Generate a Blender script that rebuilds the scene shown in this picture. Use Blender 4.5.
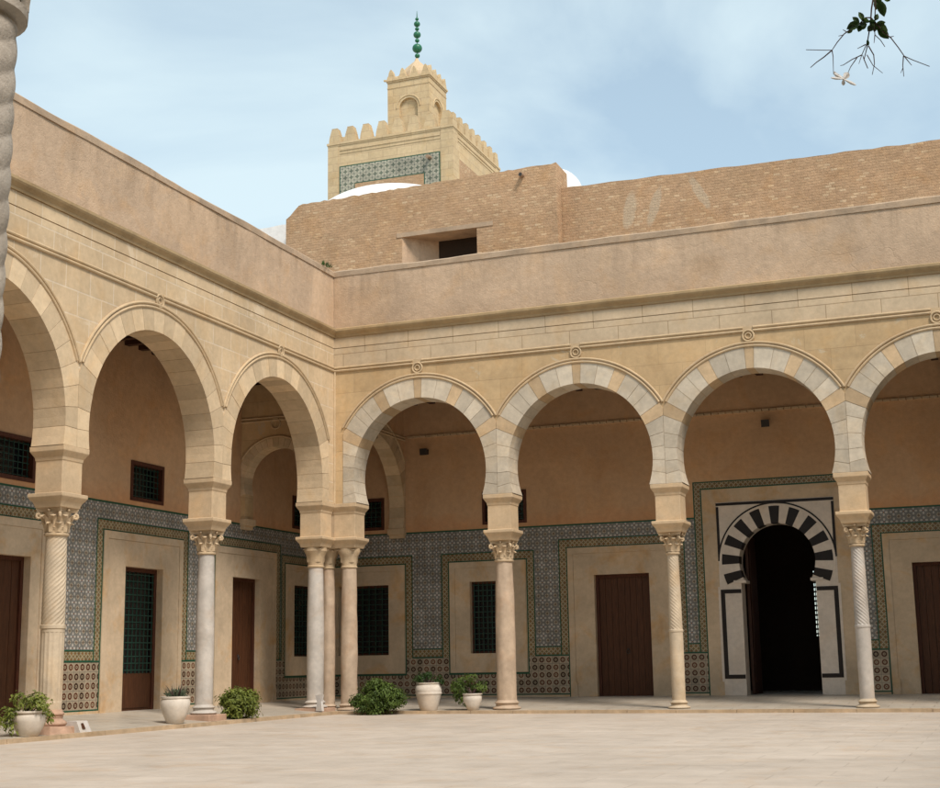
import bpy, bmesh, math, random
from mathutils import Vector, Matrix, noise
random.seed(7)
for o in list(bpy.data.objects): bpy.data.objects.remove(o)
scene = bpy.context.scene
col = scene.collection
PI = math.pi; R = math.radians

# ------------------------------------------------------------ camera
CAM = Vector((13.208, -26.617, 0.929)); YAW, PITCH, ROLL, FPX = -0.362, 0.190, -0.017, 1397.0
fwd = Vector((math.sin(YAW)*math.cos(PITCH), math.cos(YAW)*math.cos(PITCH), math.sin(PITCH)))
rt = Vector((math.cos(YAW), -math.sin(YAW), 0)); up = rt.cross(fwd)
r2 = rt*math.cos(ROLL)+up*math.sin(ROLL); u2 = up*math.cos(ROLL)-rt*math.sin(ROLL)
cd = bpy.data.cameras.new('camera'); cam = bpy.data.objects.new('camera', cd); col.objects.link(cam)
M = Matrix((r2, u2, -fwd)).transposed().to_4x4(); M.translation = CAM; cam.matrix_world = M
cd.sensor_width = 36; cd.lens = FPX/940*36; cd.clip_end = 3000; cd.clip_start = 0.05
scene.camera = cam

# ------------------------------------------------------------ light
SUN_EL, SUN_AZ = 52, 128          # azimuth clockwise from +Y
sd = bpy.data.lights.new('sun', 'SUN'); sd.energy = 2.1; sd.angle = R(14); sd.color = (1, 0.90, 0.80)
sun = bpy.data.objects.new('sun', sd); col.objects.link(sun)
sv = Vector((math.sin(R(SUN_AZ))*math.cos(R(SUN_EL)), math.cos(R(SUN_AZ))*math.cos(R(SUN_EL)), math.sin(R(SUN_EL))))
sun.rotation_euler = sv.to_track_quat('Z', 'Y').to_euler()
w = bpy.data.worlds.new('World'); scene.world = w; w.use_nodes = True
nt = w.node_tree; nt.nodes.clear()
def N(nt, t, **k):
    n = nt.nodes.new(t)
    for a, b in k.items():
        if a in n.inputs.keys(): n.inputs[a].default_value = b
        else: setattr(n, a, b)
    return n
out = N(nt, 'ShaderNodeOutputWorld'); bg = N(nt, 'ShaderNodeBackground'); bg.inputs['Strength'].default_value = 0.105
sky = N(nt, 'ShaderNodeTexSky'); sky.sky_type = 'NISHITA'; sky.sun_disc = False
sky.sun_elevation = R(SUN_EL); sky.sun_rotation = R(SUN_AZ); sky.dust_density = 1.0; sky.air_density = 1.0
tc = N(nt, 'ShaderNodeTexCoord'); mp = N(nt, 'ShaderNodeMapping'); mp.inputs['Scale'].default_value = (1.3, 1.3, 2.6); mp.inputs['Location'].default_value = (0.6, 0.35, 0.2)
no = N(nt, 'ShaderNodeTexNoise'); no.inputs['Scale'].default_value = 1.7; no.inputs['Detail'].default_value = 9; no.inputs['Roughness'].default_value = 0.52; no.inputs['Distortion'].default_value = 0.5
cr = N(nt, 'ShaderNodeValToRGB'); cr.color_ramp.elements[0].position = 0.42; cr.color_ramp.elements[1].position = 0.64
cr.color_ramp.elements[0].color = (0.36, 0.36, 0.36, 1); cr.color_ramp.elements[1].color = (0.80, 0.80, 0.80, 1)
mx = N(nt, 'ShaderNodeMix'); mx.data_type = 'RGBA'; mx.inputs['B'].default_value = (4.7, 5.35, 6.1, 1)
L = nt.links.new
L(tc.outputs['Generated'], mp.inputs['Vector']); L(mp.outputs[0], no.inputs['Vector']); L(no.outputs['Fac'], cr.inputs[0])
L(cr.outputs[0], mx.inputs['Factor']); L(sky.outputs[0], mx.inputs['A']); tn = N(nt, 'ShaderNodeMix'); tn.data_type = 'RGBA'; tn.blend_type = 'MULTIPLY'; tn.inputs['Factor'].default_value = 1; tn.inputs['B'].default_value = (0.955, 1.0, 0.915, 1); L(mx.outputs['Result'], tn.inputs['A']); L(tn.outputs['Result'], bg.inputs[0]); L(bg.outputs[0], out.inputs[0])
vs = scene.view_settings; vs.view_transform = 'Standard'; vs.look = 'None'; vs.gamma = 1; vs.use_curve_mapping = False; vs.exposure = 0.83

# ------------------------------------------------------------ materials
class MT:
    def __init__(s, name, rough=0.85, spec=0.3):
        s.m = bpy.data.materials.new(name); s.m.use_nodes = True; s.nt = s.m.node_tree; s.nt.nodes.clear()
        s.o = s.n('ShaderNodeOutputMaterial'); s.b = s.n('ShaderNodeBsdfPrincipled'); s.l(s.b.outputs[0], s.o.inputs[0])
        s.b.inputs['Roughness'].default_value = rough; s.b.inputs['Specular IOR Level'].default_value = spec
    def n(s, t): return s.nt.nodes.new(t)
    def l(s, a, b): s.nt.links.new(a, b)
    def put(s, sock, v):
        if hasattr(v, 'node'): s.l(v, sock)
        elif isinstance(v, (tuple, list)) and len(v) == 3 and sock.type == 'RGBA': sock.default_value = (*v, 1)
        else: sock.default_value = v
    def math(s, op, a, b=0.0, c=None):
        n = s.n('ShaderNodeMath'); n.operation = op; s.put(n.inputs[0], a); s.put(n.inputs[1], b)
        if c is not None: s.put(n.inputs[2], c)
        return n.outputs[0]
    def mix(s, f, a, b, bl='MIX'):
        n = s.n('ShaderNodeMix'); n.data_type = 'RGBA'; n.blend_type = bl; s.put(n.inputs['Factor'], f); s.put(n.inputs['A'], a); s.put(n.inputs['B'], b); return n.outputs['Result']
    def pos(s): return s.n('ShaderNodeNewGeometry').outputs['Position']
    def obj(s): return s.n('ShaderNodeTexCoord').outputs['Object']
    def uv(s): return s.n('ShaderNodeTexCoord').outputs['UV']
    def attr(s, nm='tone'):
        n = s.n('ShaderNodeAttribute'); n.attribute_name = nm; return n.outputs['Fac']
    def noise(s, scale, vec, detail=5, rough=0.6, dist=0.0, stretch=None):
        if stretch:
            mp = s.n('ShaderNodeMapping'); mp.inputs['Scale'].default_value = stretch; s.l(vec, mp.inputs[0]); vec = mp.outputs[0]
        n = s.n('ShaderNodeTexNoise'); n.inputs['Scale'].default_value = scale; n.inputs['Detail'].default_value = detail; n.inputs['Roughness'].default_value = rough; n.inputs['Distortion'].default_value = dist
        s.l(vec, n.inputs['Vector']); return n.outputs['Fac']
    def ramp(s, f, stops):
        n = s.n('ShaderNodeValToRGB'); e = n.color_ramp.elements
        while len(e) < len(stops): e.new(0.5)
        for i, (p, c) in enumerate(stops):
            e[i].position = p; e[i].color = (*c, 1) if isinstance(c, (tuple, list)) else (c, c, c, 1)
        s.put(n.inputs[0], f); return n.outputs[0]
    def bump(s, h, strength=0.4, dist=0.02):
        n = s.n('ShaderNodeBump'); n.inputs['Strength'].default_value = strength; n.inputs['Distance'].default_value = dist; s.l(h, n.inputs['Height']); s.l(n.outputs[0], s.b.inputs['Normal'])
    def brick(s, w_, h_, mortar, c1, c2, cm, offset=0.5, smooth=0.1, shift=(0, 0, 0)):
        mp = s.n('ShaderNodeMapping'); mp.inputs['Location'].default_value = shift; s.l(s.uv(), mp.inputs[0])
        n = s.n('ShaderNodeTexBrick'); n.offset = offset; n.inputs['Scale'].default_value = 1; n.inputs['Brick Width'].default_value = w_; n.inputs['Row Height'].default_value = h_
        n.inputs['Mortar Size'].default_value = mortar; n.inputs['Mortar Smooth'].default_value = smooth
        s.put(n.inputs['Color1'], c1); s.put(n.inputs['Color2'], c2); s.put(n.inputs['Mortar'], cm); s.l(mp.outputs[0], n.inputs['Vector']); return n.outputs['Color'], n.outputs['Fac']
    def color(s, c): s.put(s.b.inputs['Base Color'], c)

def weathered(m, c, p, lo=0.72, hi=1.12, scale=0.7, streak=True, warm=(1.0, 0.9, 0.76)):
    a = m.noise(scale, p, 7, 0.62, 0.4)
    c = m.mix(1.0, c, m.ramp(a, [(0.28, lo), (0.72, hi)]), 'MULTIPLY')
    b = m.noise(9, p, 6, 0.7)
    c = m.mix(1.0, c, m.ramp(b, [(0.25, 0.86), (0.75, 1.1)]), 'MULTIPLY')
    d = m.noise(1.6, p, 5, 0.6, 0.6)
    c = m.mix(m.ramp(d, [(0.50, 0.0), (0.72, 0.6)]), c, m.mix(1.0, c, warm, 'MULTIPLY'))
    if streak:
        e = m.noise(2.2, p, 5, 0.6, 0.1, (1, 1, 0.16))
        c = m.mix(m.ramp(e, [(0.55, 0.0), (0.75, 0.45)]), c, m.mix(1.0, c, (0.80, 0.80, 0.80), 'MULTIPLY'))
    return c
def ashlar(name, c1, c2, cm, bw, bh, mort, lo=0.78, hi=1.12, bumpd=0.01, shift=(0, 0, 0), patch=None):
    m = MT(name, 0.9, 0.2); p = m.pos()
    c, f = m.brick(bw, bh, mort, c1, c2, cm, shift=shift)
    c = weathered(m, c, p, lo, hi)
    if patch:
        d = m.noise(1.1, p, 8, 0.7, 0.8); c = m.mix(m.ramp(d, [(0.60, 0.0), (0.635, 0.75)]), c, patch)
    m.color(c)
    h = m.math('ADD', m.math('MULTIPLY', m.noise(28, p, 6, 0.7), 0.35), m.math('MULTIPLY', f, -0.7)); m.bump(h, 0.5, bumpd); return m.m
MAT = {}
MAT['stone_left'] = ashlar('stone_left', (0.62, 0.475, 0.305), (0.56, 0.42, 0.265), (0.66, 0.54, 0.39), 0.62, 0.40, 0.012, patch=(0.64, 0.52, 0.37), shift=(0, .06, 0))
MAT['stone_right'] = ashlar('stone_right', (0.59, 0.425, 0.24), (0.54, 0.38, 0.21), (0.48, 0.34, 0.19), 0.95, 0.42, 0.006, shift=(0, .06, 0), patch=(0.52, 0.43, 0.30))
MAT['frieze'] = ashlar('frieze', (0.58, 0.45, 0.30), (0.54, 0.425, 0.29), (0.36, 0.265, 0.165), 1.02, 0.44, 0.008, shift=(.3, -.05, 0))
MAT['minaret_stone'] = ashlar('minaret_stone', (0.60, 0.465, 0.285), (0.54, 0.41, 0.245), (0.44, 0.32, 0.21), 0.5, 0.24, 0.006, 0.86, 1.08)
def plain(name, base, rough=0.9, lo=0.78, hi=1.12, scale=1.2, bs=0.4, bd=0.01, streak=True, spec=0.25, warm=(1, .9, .76), tone=False):
    m = MT(name, rough, spec); p = m.pos()
    c = base
    if tone: c = m.mix(1.0, base, m.ramp(m.attr(), [(0.0, 0.80), (1.0, 1.16)]), 'MULTIPLY')
    elif not hasattr(c, 'node'):
        rgb = m.n('ShaderNodeRGB'); rgb.outputs[0].default_value = (*base, 1); c = rgb.outputs[0]
    c = weathered(m, c, p, lo, hi, scale, streak, warm); m.color(c)
    m.bump(m.noise(30, p, 7, 0.7), bs, bd); return m.m
MAT['plaster'] = plain('plaster', (0.50, 0.36, 0.235), scale=0.6, lo=0.66, hi=1.16, bs=0.5, bd=0.02)
def plaster_old(name, base):
    m = MT(name, 0.92, 0.2); p = m.pos(); rgb = m.n('ShaderNodeRGB'); rgb.outputs[0].default_value = (*base, 1); c = weathered(m, rgb.outputs[0], p, 0.74, 1.14, 0.6)
    sx = m.n('ShaderNodeSeparateXYZ'); m.l(p, sx.inputs[0]); Z = sx.outputs[2]
    run = m.noise(3.2, p, 6, 0.65, 0.2, (1, 1, 0.10)); reach = m.ramp(m.math('MULTIPLY', m.math('SUBTRACT', Z, 8.1), 0.8), [(0.15, 0.0), (0.95, 1.0)])
    c = m.mix(m.math('MULTIPLY', m.ramp(run, [(0.50, 0.0), (0.68, 0.75)]), reach), c, m.mix(1.0, c, (0.66, 0.65, 0.64), 'MULTIPLY'))
    pl = m.noise(0.45, p, 4, 0.6, 0.9); c = m.mix(m.ramp(pl, [(0.56, 0.0), (0.575, 0.35)]), c, m.mix(1.0, c, (1.12, 1.08, 1.0), 'MULTIPLY'))
    nd = m.n('ShaderNodeTexNoise'); nd.inputs['Scale'].default_value = 1.4; nd.inputs['Detail'].default_value = 6; m.l(p, nd.inputs['Vector'])
    va = m.n('ShaderNodeVectorMath'); va.operation = 'MULTIPLY_ADD'; m.l(nd.outputs['Color'], va.inputs[0]); va.inputs[1].default_value = (1.1, 1.1, 1.1); m.l(p, va.inputs[2])
    vo = m.n('ShaderNodeTexVoronoi'); vo.feature = 'DISTANCE_TO_EDGE'; vo.inputs['Scale'].default_value = 0.42; m.l(va.outputs[0], vo.inputs['Vector'])
    crk = m.math('MULTIPLY', m.ramp(vo.outputs['Distance'], [(0.0, 1.0), (0.006, 0.0)]), m.ramp(m.noise(0.9, p, 3), [(0.46, 0.0), (0.55, 1.0)]))
    c = m.mix(m.math('MULTIPLY', crk, 0.10), c, (0.16, 0.10, 0.06)); m.color(c)
    m.bump(m.math('SUBTRACT', m.math('ADD', m.noise(30, p, 7, 0.7), m.math('MULTIPLY', m.noise(3, p, 4), 1.5)), m.math('MULTIPLY', crk, 0.3)), 0.55, 0.02); return m.m
MAT['plaster'] = plaster_old('plaster_old', (0.53, 0.385, 0.265))
MAT['plaster_cap'] = plain('plaster_cap', (0.44, 0.325, 0.225), scale=1.6, lo=0.7, hi=1.2)
m = MT('gallery_plaster', 0.9, 0.2); p = m.pos(); rgb = m.n('ShaderNodeRGB'); rgb.outputs[0].default_value = (0.60, 0.385, 0.225, 1)
c = weathered(m, rgb.outputs[0], p, 0.84, 1.10, 0.5, True, (1, .88, .72)); sx = m.n('ShaderNodeSeparateXYZ'); m.l(p, sx.inputs[0])
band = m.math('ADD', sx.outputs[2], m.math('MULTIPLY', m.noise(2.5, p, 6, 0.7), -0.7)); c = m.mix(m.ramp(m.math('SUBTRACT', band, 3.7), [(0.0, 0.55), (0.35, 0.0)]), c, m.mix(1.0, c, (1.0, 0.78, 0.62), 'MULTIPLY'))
q = m.noise(0.5, p, 4, 0.6, 1.0); c = m.mix(m.ramp(q, [(0.55, 0.0), (0.57, 0.3)]), c, m.mix(1.0, c, (1.12, 1.1, 1.05), 'MULTIPLY')); m.color(c); m.bump(m.noise(12, p, 7, 0.7), 0.4, 0.02); MAT['gallery_plaster'] = m.m
MAT['moulding'] = plain('moulding', (0.56, 0.42, 0.26), scale=1.3, lo=0.8, hi=1.1)
MAT['cornice'] = plain('cornice', (0.42, 0.30, 0.165), scale=1.5, lo=0.75, hi=1.1)
MAT['impost'] = plain('impost', (0.59, 0.445, 0.285), scale=1.6, lo=0.82, hi=1.1)
MAT['pale_voussoir'] = plain('pale_voussoir', (0.57, 0.495, 0.385), scale=3.0, lo=0.82, hi=1.12, tone=True, streak=False)
MAT['tan_voussoir'] = plain('tan_voussoir', (0.56, 0.41, 0.25), scale=3.0, lo=0.82, hi=1.12, tone=True, streak=False)
MAT['left_voussoir'] = plain('left_voussoir', (0.61, 0.47, 0.305), scale=2.0, lo=0.88, hi=1.08, tone=True, streak=False)
MAT['surround'] = plain('surround', (0.58, 0.455, 0.315), scale=1.0, lo=0.78, hi=1.16, warm=(1, .68, .30), bs=0.2)
MAT['marble_grey'] = plain('marble_grey', (0.52, 0.48, 0.43), rough=0.55, scale=2.0, lo=0.74, hi=1.15, warm=(1, .82, .66), bs=0.25, spec=0.4)
MAT['marble_cream'] = plain('marble_cream', (0.58, 0.48, 0.35), rough=0.65, scale=2.0, lo=0.78, hi=1.12, warm=(1, .85, .66), bs=0.35)
MAT['granite_pink'] = plain('granite_pink', (0.50, 0.385, 0.28), rough=0.6, scale=2.5, lo=0.78, hi=1.14, warm=(1, .80, .64), bs=0.35)
MAT['capital'] = plain('capital', (0.56, 0.43, 0.28), scale=2.5, lo=0.72, hi=1.14, bs=0.6, bd=0.015)
MAT['pink_plinth'] = plain('pink_plinth', (0.47, 0.31, 0.22), scale=3, lo=0.75, hi=1.15)
MAT['shade_column'] = plain('shade_column', (0.56, 0.51, 0.44), scale=4, lo=0.65, hi=1.15, bs=0.7, bd=0.01)
MAT['whitewash'] = plain('whitewash', (0.78, 0.77, 0.75), scale=0.8, lo=0.95, hi=1.03, warm=(1, .97, .92), bs=0.05)
MAT['portal_marble'] = plain('portal_marble', (0.70, 0.62, 0.53), rough=0.5, scale=1.5, lo=0.86, hi=1.08, warm=(1, .92, .84), bs=0.1, streak=False)
MAT['black_marble'] = plain('black_marble', (0.018, 0.014, 0.013), rough=0.4, scale=3, lo=0.7, hi=1.3, bs=0.1)
MAT['dark_room'] = plain('dark_room', (0.035, 0.022, 0.014), scale=1, bs=0.2)  # darkness of the unlit interior is put into this near-black colour
MAT['paper'] = plain('paper', (0.54, 0.52, 0.50), scale=5, lo=0.9, hi=1.05)
def simple(name, c, rough=0.5, metal=0.0):
    m = MT(name, rough, 0.4); p = m.obj(); 
    m.color(m.mix(1.0, c, m.ramp(m.noise(6, p, 5), [(0.2, 0.75), (0.8, 1.25)]), 'MULTIPLY')); m.b.inputs['Metallic'].default_value = metal
    m.bump(m.noise(40, p, 4), 0.15, 0.004); return m.m
MAT['green_metal'] = simple('green_metal', (0.010, 0.045, 0.032))
MAT['dark_metal'] = simple('dark_metal', (0.035, 0.03, 0.028), 0.5)
MAT['green_glaze'] = simple('green_glaze', (0.012, 0.075, 0.04), 0.45)
MAT['finial_green'] = simple('finial_green', (0.02, 0.14, 0.07), 0.4)
MAT['glass_dark'] = simple('glass_dark', (0.008, 0.008, 0.010), 0.25)
MAT['pot_white'] = plain('pot_white', (0.66, 0.60, 0.52), scale=3, lo=0.85, hi=1.08, bs=0.2, warm=(1, .88, .76))
MAT['pipe'] = simple('pipe', (0.30, 0.20, 0.13), 0.7)
def wood(name, c, red=(1, 1, 1)):
    m = MT(name, 0.6, 0.3); p = m.pos()
    g = m.noise(14, p, 6, 0.65, 0.8, (3, 3, 0.25)); cc = m.mix(1.0, c, m.ramp(g, [(0.3, 0.6), (0.75, 1.5)]), 'MULTIPLY')
    m.color(cc); m.bump(g, 0.35, 0.006); return m.m
MAT['door_wood'] = wood('door_wood', (0.075, 0.028, 0.011)); MAT['frame_wood'] = wood('frame_wood', (0.075, 0.024, 0.012)); MAT['beam_wood'] = wood('beam_wood', (0.055, 0.022, 0.012))
# thin irregular bricks
def brickmat(name, smears=()):
    m = MT(name, 0.95, 0.15); p = m.pos()
    c, f = m.brick(0.15, 0.064, 0.008, (0, 0, 0), (1, 1, 1), (0.30, 0.30, 0.30), smooth=0.4)
    c = m.ramp(c, [(0.0, (0.44, 0.285, 0.17)), (0.35, (0.48, 0.315, 0.19)), (0.78, (0.46, 0.30, 0.185)), (0.90, (0.56, 0.39, 0.235)), (1.0, (0.62, 0.47, 0.31))])
    d = m.noise(1.1, p, 6, 0.65, 0.5)                       # rendered over in places: bricks fade into the mortar
    c = m.mix(m.ramp(d, [(0.38, 0.10), (0.66, 0.70)]), c, (0.48, 0.325, 0.20))
    c = m.mix(1.0, c, m.ramp(m.noise(6, p, 4, 0.7, 0.4, (1, 1, 2.5)), [(0.3, 0.82), (0.7, 1.16)]), 'MULTIPLY')
    c = weathered(m, c, p, 0.85, 1.1, 0.5)
    k = m.noise(7, p, 3, 0.5, 0.3, (0.6, 0.6, 2.6)); c = m.mix(m.ramp(k, [(0.72, 0.0), (0.76, 0.7)]), c, (0.20, 0.13, 0.08))
    if smears:
        sx = m.n('ShaderNodeSeparateXYZ'); m.l(p, sx.inputs[0]); X, Z = sx.outputs[0], sx.outputs[2]
        nz = m.math('MULTIPLY', m.math('SUBTRACT', m.noise(5, p, 6, 0.7), 0.5), 1.5)
        for (x0, z0, hx, hz, t) in smears:
            dz = m.math('SUBTRACT', Z, z0); dx = m.math('SUBTRACT', m.math('SUBTRACT', X, x0), m.math('MULTIPLY', dz, t))
            q = m.math('ADD', m.math('ADD', m.math('POWER', m.math('ABSOLUTE', m.math('DIVIDE', dx, hx)), 2.0), m.math('POWER', m.math('ABSOLUTE', m.math('DIVIDE', dz, hz)), 2.0)), nz)
            c = m.mix(m.ramp(q, [(0.5, 0.55), (0.95, 0.0)]), c, (0.50, 0.42, 0.31))
    m.color(c); h = m.math('ADD', m.math('MULTIPLY', f, -0.8), m.math('MULTIPLY', m.noise(22, p, 6, 0.7), 1.0)); m.bump(h, 0.7, 0.02); return m.m
MAT['brick'] = brickmat('brick'); MAT['brick_smeared'] = brickmat('brick_smeared', [(5.62, 11.35, .17, .52, .15), (6.22, 11.38, .15, .5, .30), (7.30, 11.55, .14, .5, -.5)])
# glazed tiles: pattern drawn from tile-local coordinates
def tile(name, size, fn, shift=(0, 0), rough=0.35):
    m = MT(name, rough, 0.4)
    sp = m.n('ShaderNodeSeparateXYZ'); m.l(m.uv(), sp.inputs[0])
    U = m.math('DIVIDE', m.math('SUBTRACT', sp.outputs[0], shift[0]), size); V = m.math('DIVIDE', m.math('SUBTRACT', sp.outputs[1], shift[1]), size)
    fu = m.math('SUBTRACT', m.math('FRACT', U), 0.5); fv = m.math('SUBTRACT', m.math('FRACT', V), 0.5)
    cb = m.n('ShaderNodeCombineXYZ'); m.l(m.math('FLOOR', U), cb.inputs[0]); m.l(m.math('FLOOR', V), cb.inputs[1])
    wn = m.n('ShaderNodeTexWhiteNoise'); m.l(cb.outputs[0], wn.inputs['Vector']); rnd = wn.outputs['Value']
    r = m.math('SQRT', m.math('ADD', m.math('MULTIPLY', fu, fu), m.math('MULTIPLY', fv, fv))); th = m.math('ARCTAN2', fv, fu)
    c = fn(m, fu, fv, r, th, rnd)
    edge = m.math('GREATER_THAN', m.math('MAXIMUM', m.math('ABSOLUTE', fu), m.math('ABSOLUTE', fv)), 0.478)
    c = m.mix(edge, c, (0.14, 0.13, 0.11))
    c = m.mix(1.0, c, m.ramp(rnd, [(0, 0.82), (1, 1.14)]), 'MULTIPLY')
    c = m.mix(1.0, c, m.ramp(m.noise(0.8, m.pos(), 5), [(0.3, 0.85), (0.7, 1.1)]), 'MULTIPLY')
    m.color(c); return m.m
def lt(m, a, b): return m.math('LESS_THAN', a, b)
def f_field(m, u, v, r, th, rnd):
    pet = m.math('ADD', 0.27, m.math('MULTIPLY', m.math('COSINE', m.math('MULTIPLY', th, 4.0)), 0.13))
    pet2 = m.math('ADD', 0.17, m.math('MULTIPLY', m.math('COSINE', m.math('MULTIPLY', th, 4.0)), -0.07))
    s = m.math('ADD', m.math('ABSOLUTE', u), m.math('ABSOLUTE', v))
    c = m.mix(m.math('GREATER_THAN', s, 0.72), (0.19, 0.19, 0.175), (0.41, 0.36, 0.275))
    c = m.mix(m.math('GREATER_THAN', s, 0.84), c, (0.15, 0.085, 0.055))
    c = m.mix(lt(m, r, pet), c, (0.47, 0.445, 0.395)); c = m.mix(lt(m, r, pet2), c, (0.145, 0.16, 0.175)); c = m.mix(lt(m, r, 0.075), c, (0.27, 0.15, 0.07)); return c
def f_border(m, u, v, r, th, rnd):
    s = m.math('ADD', m.math('ABSOLUTE', u), m.math('ABSOLUTE', v))
    c = m.mix(lt(m, m.math('ABSOLUTE', m.math('SUBTRACT', s, 0.5)), 0.085), (0.29, 0.195, 0.075), (0.42, 0.37, 0.26))
    c = m.mix(lt(m, m.math('ABSOLUTE', m.math('SUBTRACT', s, 0.36)), 0.05), c, (0.03, 0.045, 0.03))
    c = m.mix(m.math('GREATER_THAN', s, 0.82), c, (0.04, 0.07, 0.04)); c = m.mix(lt(m, s, 0.16), c, (0.17, 0.045, 0.02)); return c
def f_dado(m, u, v, r, th, rnd):
    c = m.mix(lt(m, r, 0.36), (0.38, 0.315, 0.225), m.ramp(rnd, [(0.0, (0.03, 0.015, 0.010)), (0.6, (0.095, 0.030, 0.016)), (1.0, (0.15, 0.065, 0.035))]))
    c = m.mix(lt(m, r, 0.17), c, (0.34, 0.28, 0.19)); c = m.mix(lt(m, r, 0.07), c, (0.08, 0.035, 0.02)); return c
def f_min(m, u, v, r, th, rnd):
    s = m.math('ADD', m.math('ABSOLUTE', u), m.math('ABSOLUTE', v))
    pet = m.math('ADD', 0.26, m.math('MULTIPLY', m.math('COSINE', m.math('MULTIPLY', th, 4.0)), 0.10))
    c = m.mix(lt(m, r, pet), (0.36, 0.34, 0.26), (0.11, 0.125, 0.09)); c = m.mix(m.math('GREATER_THAN', s, 0.86), c, (0.05, 0.09, 0.07)); return c
MAT['tile_field'] = tile('tile_field', 0.200, f_field); MAT['tile_border'] = tile('tile_border', 0.105, f_border)
MAT['tile_dado'] = tile('tile_dado', 0.166, f_dado, (0, 0.22)); MAT['tile_minaret'] = tile('tile_minaret', 0.21, f_min, (0, 0), 0.5)
# floors
def floormat(name, c1, c2, cm, w_, h_, rough):
    m = MT(name, rough, 0.35); p = m.pos()
    c, f = m.brick(w_, h_, 0.006, c1, c2, cm, shift=(.2, .1, 0))
    c = m.mix(1.0, c, m.ramp(m.noise(0.35, p, 7, 0.65, 0.6), [(0.3, 0.88), (0.7, 1.08)]), 'MULTIPLY')
    c = m.mix(1.0, c, m.ramp(m.noise(3, p, 6, 0.7), [(0.3, 0.92), (0.7, 1.06)]), 'MULTIPLY')
    c = m.mix(m.ramp(m.noise(1.3, p, 6, 0.7, 1), [(0.52, 0), (0.72, 0.5)]), c, m.mix(1.0, c, (0.95, 0.78, 0.60), 'MULTIPLY'))
    m.color(c); m.put(m.b.inputs['Roughness'], m.ramp(m.noise(2, p, 5), [(0.3, rough-.1), (0.7, rough+.2)]))
    m.bump(m.math('ADD', m.math('MULTIPLY', f, -1.0), m.math('MULTIPLY', m.noise(5, p, 5), 0.3)), 0.25, 0.004); return m.m
MAT['courtyard'] = floormat('courtyard', (0.545, 0.475, 0.40), (0.515, 0.445, 0.37), (0.42, 0.36, 0.295), 0.95, 0.5, 0.5)
MAT['gallery_floor'] = floormat('gallery_floor', (0.48, 0.43, 0.355), (0.44, 0.39, 0.32), (0.25, 0.2, 0.15), 0.8, 0.45, 0.4)
MAT['kerb'] = plain('kerb', (0.48, 0.36, 0.235), scale=3, lo=0.7, hi=1.15)
def leafmat(name, a, b):
    m = MT(name, 0.55, 0.3); m.color(m.ramp(m.attr(), [(0.0, a), (1.0, b)])); m.b.inputs['Subsurface Weight'].default_value = 0.0
    tr = m.n('ShaderNodeBsdfTranslucent'); m.put(tr.inputs[0], m.ramp(m.attr(), [(0.0, a), (1.0, b)])); ms = m.n('ShaderNodeMixShader'); ms.inputs[0].default_value = 0.3
    m.l(m.b.outputs[0], ms.inputs[1]); m.l(tr.outputs[0], ms.inputs[2]); m.l(ms.outputs[0], m.o.inputs[0]); return m.m
MAT['leaf_shrub'] = leafmat('leaf_shrub', (0.030, 0.060, 0.012), (0.15, 0.22, 0.045)); MAT['leaf_yellow'] = leafmat('leaf_yellow', (0.07, 0.10, 0.02), (0.30, 0.34, 0.07))
MAT['leaf_dark'] = leafmat('leaf_dark', (0.020, 0.05, 0.012), (0.07, 0.13, 0.03)); MAT['leaf_grey'] = leafmat('leaf_grey', (0.06, 0.09, 0.05), (0.16, 0.20, 0.13))
MAT['stem'] = simple('stem', (0.09, 0.055, 0.05), 0.7); MAT['petal'] = simple('petal', (0.72, 0.72, 0.70), 0.6)

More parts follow.
